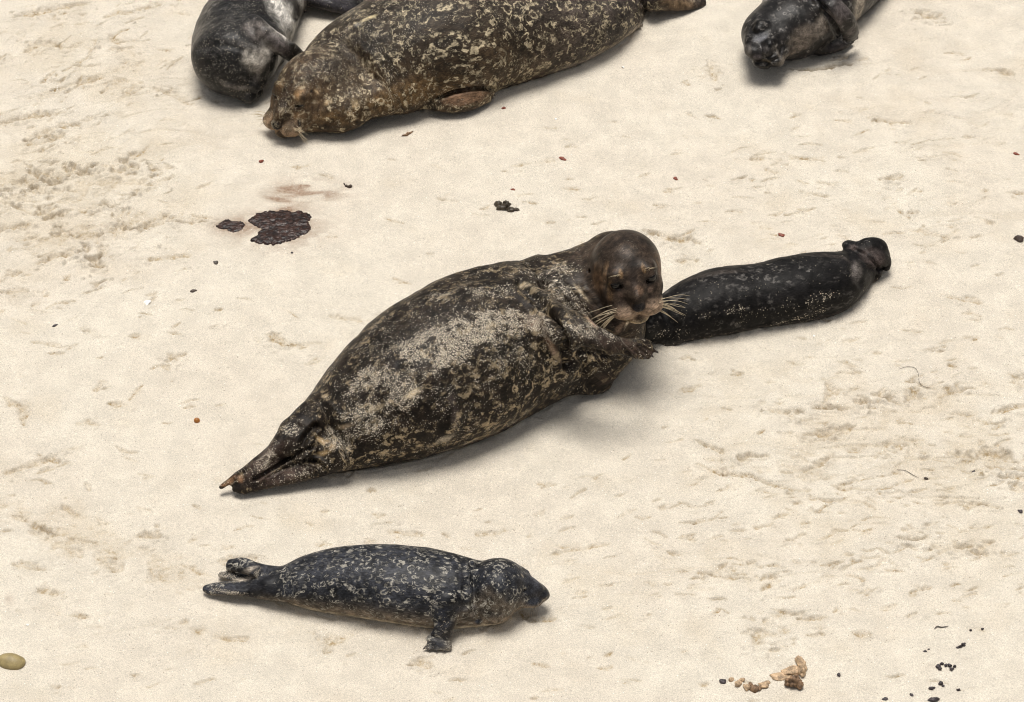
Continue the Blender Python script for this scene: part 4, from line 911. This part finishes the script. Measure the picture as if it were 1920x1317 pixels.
M_kelp = plain('kelp_brown', (.060, .045, .028), .45, 200, .5, .6, .001)
M_wet = plain('wet_dark_flesh', (.026, .012, .008), .25, 70, .8, .6, .004, .4)
M_thread = plain('thin_weed', (.10, .085, .07), .6, 300, .3, .2, .0003)
M_crust = plain('orange_crust', (.44, .31, .19), .7, 90, .5, .8, .003)
M_crust2 = plain('brown_crust', (.20, .12, .065), .6, 120, .5, .8, .003)
lump('pebble', 22, 1247, .033, .0215, .019, M_peb, 'smooth ochre pebble lying on the sand at the lower left', 'pebble', ang=-12, bump=.08, seed=3)
lump('berry', 369, 785, .0078, .0075, .0078, M_orange, 'single round orange berry on smooth sand left of the hind flippers', 'berry', bump=.05, seed=2, n=16)
# shells
def shell(px, py, a, b, ang, label):
    P = W(px, py, 0); P[2] = ground_z(P)+.001; V, F = [], []; n, m = 14, 6
    for s_ in (1, -1):
        for j in range(m+1):
            for i in range(n+1):
                t = -1.25+2.5*i/n; r = (j/m)*(1+.04*math.sin(i*2.2)); V.append([a*r*math.cos(t)*1.2-a*.6, b*r*math.sin(t)*1.1, a*.30*(1-r*r)*(1 if s_ > 0 else .9)+(.0008 if s_ > 0 else -.0004)])
        o_ = 0 if s_ > 0 else (m+1)*(n+1)
        for j in range(m):
            for i in range(n):
                q = [o_+j*(n+1)+i, o_+j*(n+1)+i+1, o_+(j+1)*(n+1)+i+1, o_+(j+1)*(n+1)+i]; F.append(q if s_ > 0 else q[::-1])
    return tag(obj('shell_fragment', mesh_np('shell_fragment', np.array(V), np.array(F), M_shell), None, P, math.radians(ang)), label, 'shell', 'white shell fragments scattered on the sand')
shell(276, 566, .017, .012, 165, 'largest white shell fragment, on the sand left of the big seal')
shell(1168, 131, .006, .005, 40, 'tiny white shell chip below the hind end of the ringed seal')
shell(851, 212, .006, .004, 10, 'tiny white shell chip under the ringed seal\'s fore flipper')
shell(1042, 230, .006, .004, 0, 'tiny white shell chip right of the small red bit at the top')
shell(1526, 634, .005, .004, 0, 'tiny white shell chip in front of the stretched black pup')
shell(51, 1170, .006, .004, 30, 'tiny white shell chip above the ochre pebble')
# coloured bits
G = 'small reddish bits scattered on the sand'
for px, py, a, b, m_, lb in [(490, 301, .0075, .005, M_red, 'small dark red bit between the ringed seal\'s chin and the brown stain'), (945, 208, .006, .004, M_red, 'tiny red-brown bit right of the ringed seal\'s flipper'), (1056, 303, .011, .005, M_red, 'flat red-brown bit on open sand above the raised head'),
                         (962, 360, .006, .0035, M_red, 'tiny rust red bit just above the clump of kelp'), (1267, 338, .006, .005, M_red, 'tiny red bit above and right of the raised head'), (1906, 293, .009, .004, M_red, 'flat red-brown bit at the right edge of the view'),
                         (1465, 442, .010, .005, M_red, 'pinkish red bit on the sand above the black pup')]:
    lump('red_bit', px, py, a, b, b*.8, m_, lb, 'debris', G, ang=random.Random(px).uniform(-40, 40), seed=px % 17, n=14, bump=.4)
for px, py, a, b, m_, lb in [(363, 546, .009, .005, M_brn, 'dark brown chip lying right of the white shell'), (103, 608, .008, .0035, M_blk, 'small blackish green seed at the far left'), (404, 493, .007, .006, M_thread, 'small grey-purple crumb below the dark wet patches'),
                         (1911, 452, .012, .010, M_brn, 'brown crumb cut by the right edge of the view'), (1826, 887, .006, .006, M_blk, 'dark purple crumb on the scraped sand at right'), (1736, 903, .007, .004, M_brn, 'brown crumb at the end of the thin stem'),
                         (1912, 963, .007, .005, M_blk, 'dark crumb near the right edge on scraped sand'), (548, 476, .004, .003, M_blk, 'tiny dark speck under the big wet patch')]:
    lump('crumb', px, py, a, b, b*.8, m_, lb, 'debris', 'dark crumbs scattered on the sand', ang=random.Random(px).uniform(-40, 40), seed=px % 13, n=14, bump=.4)
def clump(name, bits, mats, label, cat, group=None, part='lobe'):
    """a crumb made of several lobes; bits: (px,py,rx,ry,h,ang)"""
    P = W(bits[0][0], bits[0][1], 0); P[2] = ground_z(P); Vs, Fs, off = [], [], 0
    for k, (px, py, rx, ry, h, ang) in enumerate(bits):
        V, F = uvsphere((0, 0, 0), 1.0, n=16, m=9); V = V*(1+noise3(V, 1.5, px*.13+k)*.45+noise3(V, 4, px*.3)*.2)[:, None]*np.array([rx, ry, h])
        c, s_ = math.cos(math.radians(ang)), math.sin(math.radians(ang)); V = V@np.array([[c, s_, 0], [-s_, c, 0], [0, 0, 1]])
        Q = W(px, py, 0)-P; V = V+np.array([Q[0], Q[1], h*.5]); Vs.append(V); Fs.append(F+off); off += len(V)
    return tag(obj(name, mesh_np(name, np.concatenate(Vs), np.concatenate(Fs), mats), None, P), label, cat, group)
clump('kelp_clump', [(934, 391, .008, .011, .009, 20), (943, 399, .010, .007, .010, -20), (951, 396, .009, .007, .011, 40), (958, 402, .011, .006, .007, 5), (968, 401, .007, .005, .005, -10), (936, 399, .008, .007, .008, 0), (948, 390, .005, .006, .008, 70)], M_kelp,
      'crumpled clump of dark brown kelp on open sand behind the big seal', 'seaweed')
clump('driftwood_bit', [(760, 259, .009, .0028, .003, 10), (768, 255, .009, .003, .003, 35), (764, 256, .004, .006, .004, -20), (772, 252, .005, .002, .002, 30)], M_crust2, 'small brown forked twig in front of the ringed seal\'s chest', 'twig')
clump('shell_fragment', [(650, 352, .005, .003, .004, -40), (656, 353, .006, .004, .005, 20), (646, 348, .0045, .0015, .003, -60)], M_brn, 'little brown and purple curl right of the faint brown stain', 'debris')
GB = 'blackish weed crumbs at the lower right'
for i, (bits, lb) in enumerate([([(1800, 1216, .007, .004, .005, 10), (1806, 1212, .007, .005, .006, 30), (1795, 1217, .004, .003, .003, 0)], 'topmost thick black weed crumb at the lower right'),
    ([(1759, 1252, .007, .006, .005, 0), (1766, 1247, .005, .004, .004, 0), (1773, 1250, .006, .004, .005, 20), (1780, 1250, .006, .006, .004, 0), (1784, 1257, .006, .005, .005, 0), (1790, 1252, .005, .004, .004, 0), (1762, 1257, .005, .004, .005, 0)], 'largest cluster of black weed crumbs at the lower right'),
    ([(1746, 1293, .007, .005, .005, 0), (1751, 1291, .004, .003, .003, 0)], 'black crumb left of its pair, below the large cluster'), ([(1764, 1284, .006, .006, .005, 0), (1768, 1288, .004, .003, .003, 0)], 'black crumb right of its pair, below the large cluster'),
    ([(1749, 1315, .011, .006, .006, 0), (1757, 1313, .006, .005, .005, 0)], 'black weed lump cut by the bottom edge'), ([(1735, 1224, .005, .003, .003, 0), (1741, 1220, .003, .002, .002, 0)], 'tiny dark crumb left of the topmost weed crumb'), ([(1660, 1311, .008, .005, .003, 10)], 'flat brown crumb at the bottom edge left of the weed'),
    ([(1797, 1295, .006, .003, .004, -10)], 'thin brown crumb right of the black pair'), ([(1709, 1304, .004, .006, .003, 20)], 'purple-brown crumb between the flat crumb and the weed lump'), ([(1842, 1183, .004, .003, .003, 0)], 'tiny black speck right of the thin twig'), ([(1573, 1267, .005, .006, .004, 0)], 'brown speck right of the crusted stone'),
    ([(1820, 1186, .004, .003, .003, 0)], 'tiny grey speck next to the thin twig')]):
    clump('weed_crumb', [(b_[0], b_[1], b_[2]*.8, b_[3]*.8, b_[4]*.8, b_[5]) for b_ in bits], M_blk, lb, 'seaweed', GB)
# crusted stone half buried in sand and the row of small stones beside it
P = W(1490, 1262, 0); P[2] = ground_z(P)
st = bpy.data.objects.new('crusted_stone', None); link(st); st.location = P; tag(st, 'orange-brown crusted stone half buried at the lower right, with a dark hollow knob', 'stone')
def sub(name, bits, mat):
    Vs, Fs, off = [], [], 0
    for k, (px, py, z, rx, ry, h, ang) in enumerate(bits):
        V, F = uvsphere((0, 0, 0), 1.0, n=24, m=14); V = V*(1+noise3(V, 1.7, px*.17+k)*.35+noise3(V, 5, px*.3)*.15)[:, None]*np.array([rx, ry, h])
        c, s_ = math.cos(math.radians(ang)), math.sin(math.radians(ang)); V = V@np.array([[c, s_, 0], [-s_, c, 0], [0, 0, 1]]); Q = W(px, py, z)-P; Vs.append(V+Q); Fs.append(F+off); off += len(V)
    return obj(name, mesh_np(name, np.concatenate(Vs), np.concatenate(Fs), mat), st)
sub('stone_ridge', [(1502, 1243, .006, .009, .022, .009, 20), (1504, 1256, .008, .008, .018, .010, 0), (1488, 1258, .003, .026, .012, .007, 15), (1465, 1268, .0, .024, .014, .004, 10)], M_crust)
sub('stone_knob', [(1490, 1278, .012, .013, .014, .014, 0), (1499, 1284, .008, .009, .009, .009, 0), (1477, 1280, .008, .007, .008, .010, 0)], M_crust2)
for k, (px, py, r, m_) in enumerate([(1355, 1276, .0085, M_blk), (1371, 1273, .0065, M_crust), (1384, 1281, .010, M_crust), (1400, 1288, .010, M_crust), (1414, 1292, .012, M_crust2), (1432, 1285, .012, M_crust), (1391, 1274, .007, M_crust), (1407, 1283, .007, M_crust2), (1424, 1290, .007, M_crust2), (1440, 1279, .006, M_crust)]):
    lb = ['black pebble at the left end of the row of crusted stones', 'second crusted bit from the left beside the black pebble', 'third and larger crusted bit of the row', 'crusted bit in the middle of the row, on its low side', 'darkest brown bit at the low point of the row', 'big orange bit at the right part of the row',
          'small orange bit on the upper side of the row', 'small brown bit between the larger row stones', 'small brown bit just right of the low point', 'right-most orange bit of the row, nearest the big crusted stone'][k]
    lump('small_stone', px, py, r*1.0, r*.75, r*.6, m_, lb, 'stone', 'small crusted stones in a row', seed=k+3, n=18, bump=.35, ang=k*37)
# wet dark patches: thick torn sheets with their own edge
def patch(name, outline, thick, label, seed):
    pts = np.array([W(x, y, 0)[:2] for x, y in outline]); c = pts.mean(0); n = len(outline)
    ang_ = np.arctan2(pts[:, 1]-c[1], pts[:, 0]-c[0]); rad_ = np.hypot(*(pts-c).T); o_ = np.argsort(ang_); ang_, rad_ = ang_[o_], rad_[o_]
    K, Rn = 220, 26; th = np.linspace(-math.pi, math.pi, K, endpoint=False)
    r = np.interp(th, np.r_[ang_[-1]-2*math.pi, ang_, ang_[0]+2*math.pi], np.r_[rad_[-1], rad_, rad_[0]])
    q = np.stack([np.cos(th), np.sin(th), np.zeros(K)], 1); r = r*(1+noise3(q, 9, seed)*.05+noise3(q, 22, seed+3)*.04)
    V = [[0, 0, thick]]; F = []
    for j in range(1, Rn+1):
        f = j/Rn
        for k in range(K):
            x, y = r[k]*f*math.cos(th[k]), r[k]*f*math.sin(th[k]); V.append([x, y, thick*(1-f**6)**.5 if j < Rn else -.004])
    V = np.array(V); w = V[:, 2] > 0; V[:, 2] += w*(noise3(V, 60, seed)*.5+noise3(V*[1, 2.2, 1], 140, seed+2)*.45)*thick
    for k in range(0, K, 2): F.append([0, 1+k, 1+k+1, 1+(k+2) % K])
    for j in range(Rn-1):
        for k in range(K): a = 1+j*K; F.append([a+k, a+K+k, a+K+(k+1) % K, a+(k+1) % K])
    P = np.array([c[0], c[1], 0]); P[2] = ground_z(P)+.001
    return tag(obj(name, mesh_np(name, V, np.array(F), M_wet), None, P), label, 'stain', 'wet dark patches on the sand')
patch('dark_wet_patch', [(466, 416), (480, 405), (497, 401), (520, 399), (550, 401), (578, 401), (586, 412), (580, 420), (586, 431), (579, 441), (560, 449), (535, 457), (510, 461), (488, 459), (470, 453), (484, 446), (486, 438), (494, 433), (480, 428)], .0032, 'larger wet black-brown patch with a notch on its left, behind the seals', 4)
patch('dark_wet_patch', [(405, 426), (415, 419), (427, 413), (436, 418), (452, 418), (461, 424), (456, 430), (448, 437), (436, 438), (425, 431)], .0025, 'smaller wet dark patch left of the larger one', 9)
# thin stems and threads
def stem(pts, r, label, cat='seaweed'):
    P = W(*pts[0], 0); P[2] = 0
    q = [W(x, y, 0) for x, y in pts]; q = [np.array([a[0]-P[0], a[1]-P[1], ground_z(a)+.0025]) for a in q]
    V, F = hose(q, [r*.7]+[r]*(len(q)-2)+[r*.5], 6); return tag(obj('weed_strand', mesh_np('weed_strand', V, F, M_thread), None, P), label, cat, 'thin strands of weed on the sand')
stem([(1686, 697), (1700, 693), (1716, 696), (1722, 707), (1723, 720), (1730, 728), (1745, 732)],   .0006, 'long curled hair-thin weed strand on the right-hand sand')
stem([(1681, 886), (1697, 889), (1712, 897), (1722, 903)], .0007, 'short bent dark stem on the scraped sand at right')
stem([(1752, 1183), (1757, 1179), (1765, 1181), (1778, 1179)], .0014, 'little hooked black twig above the black weed crumbs')
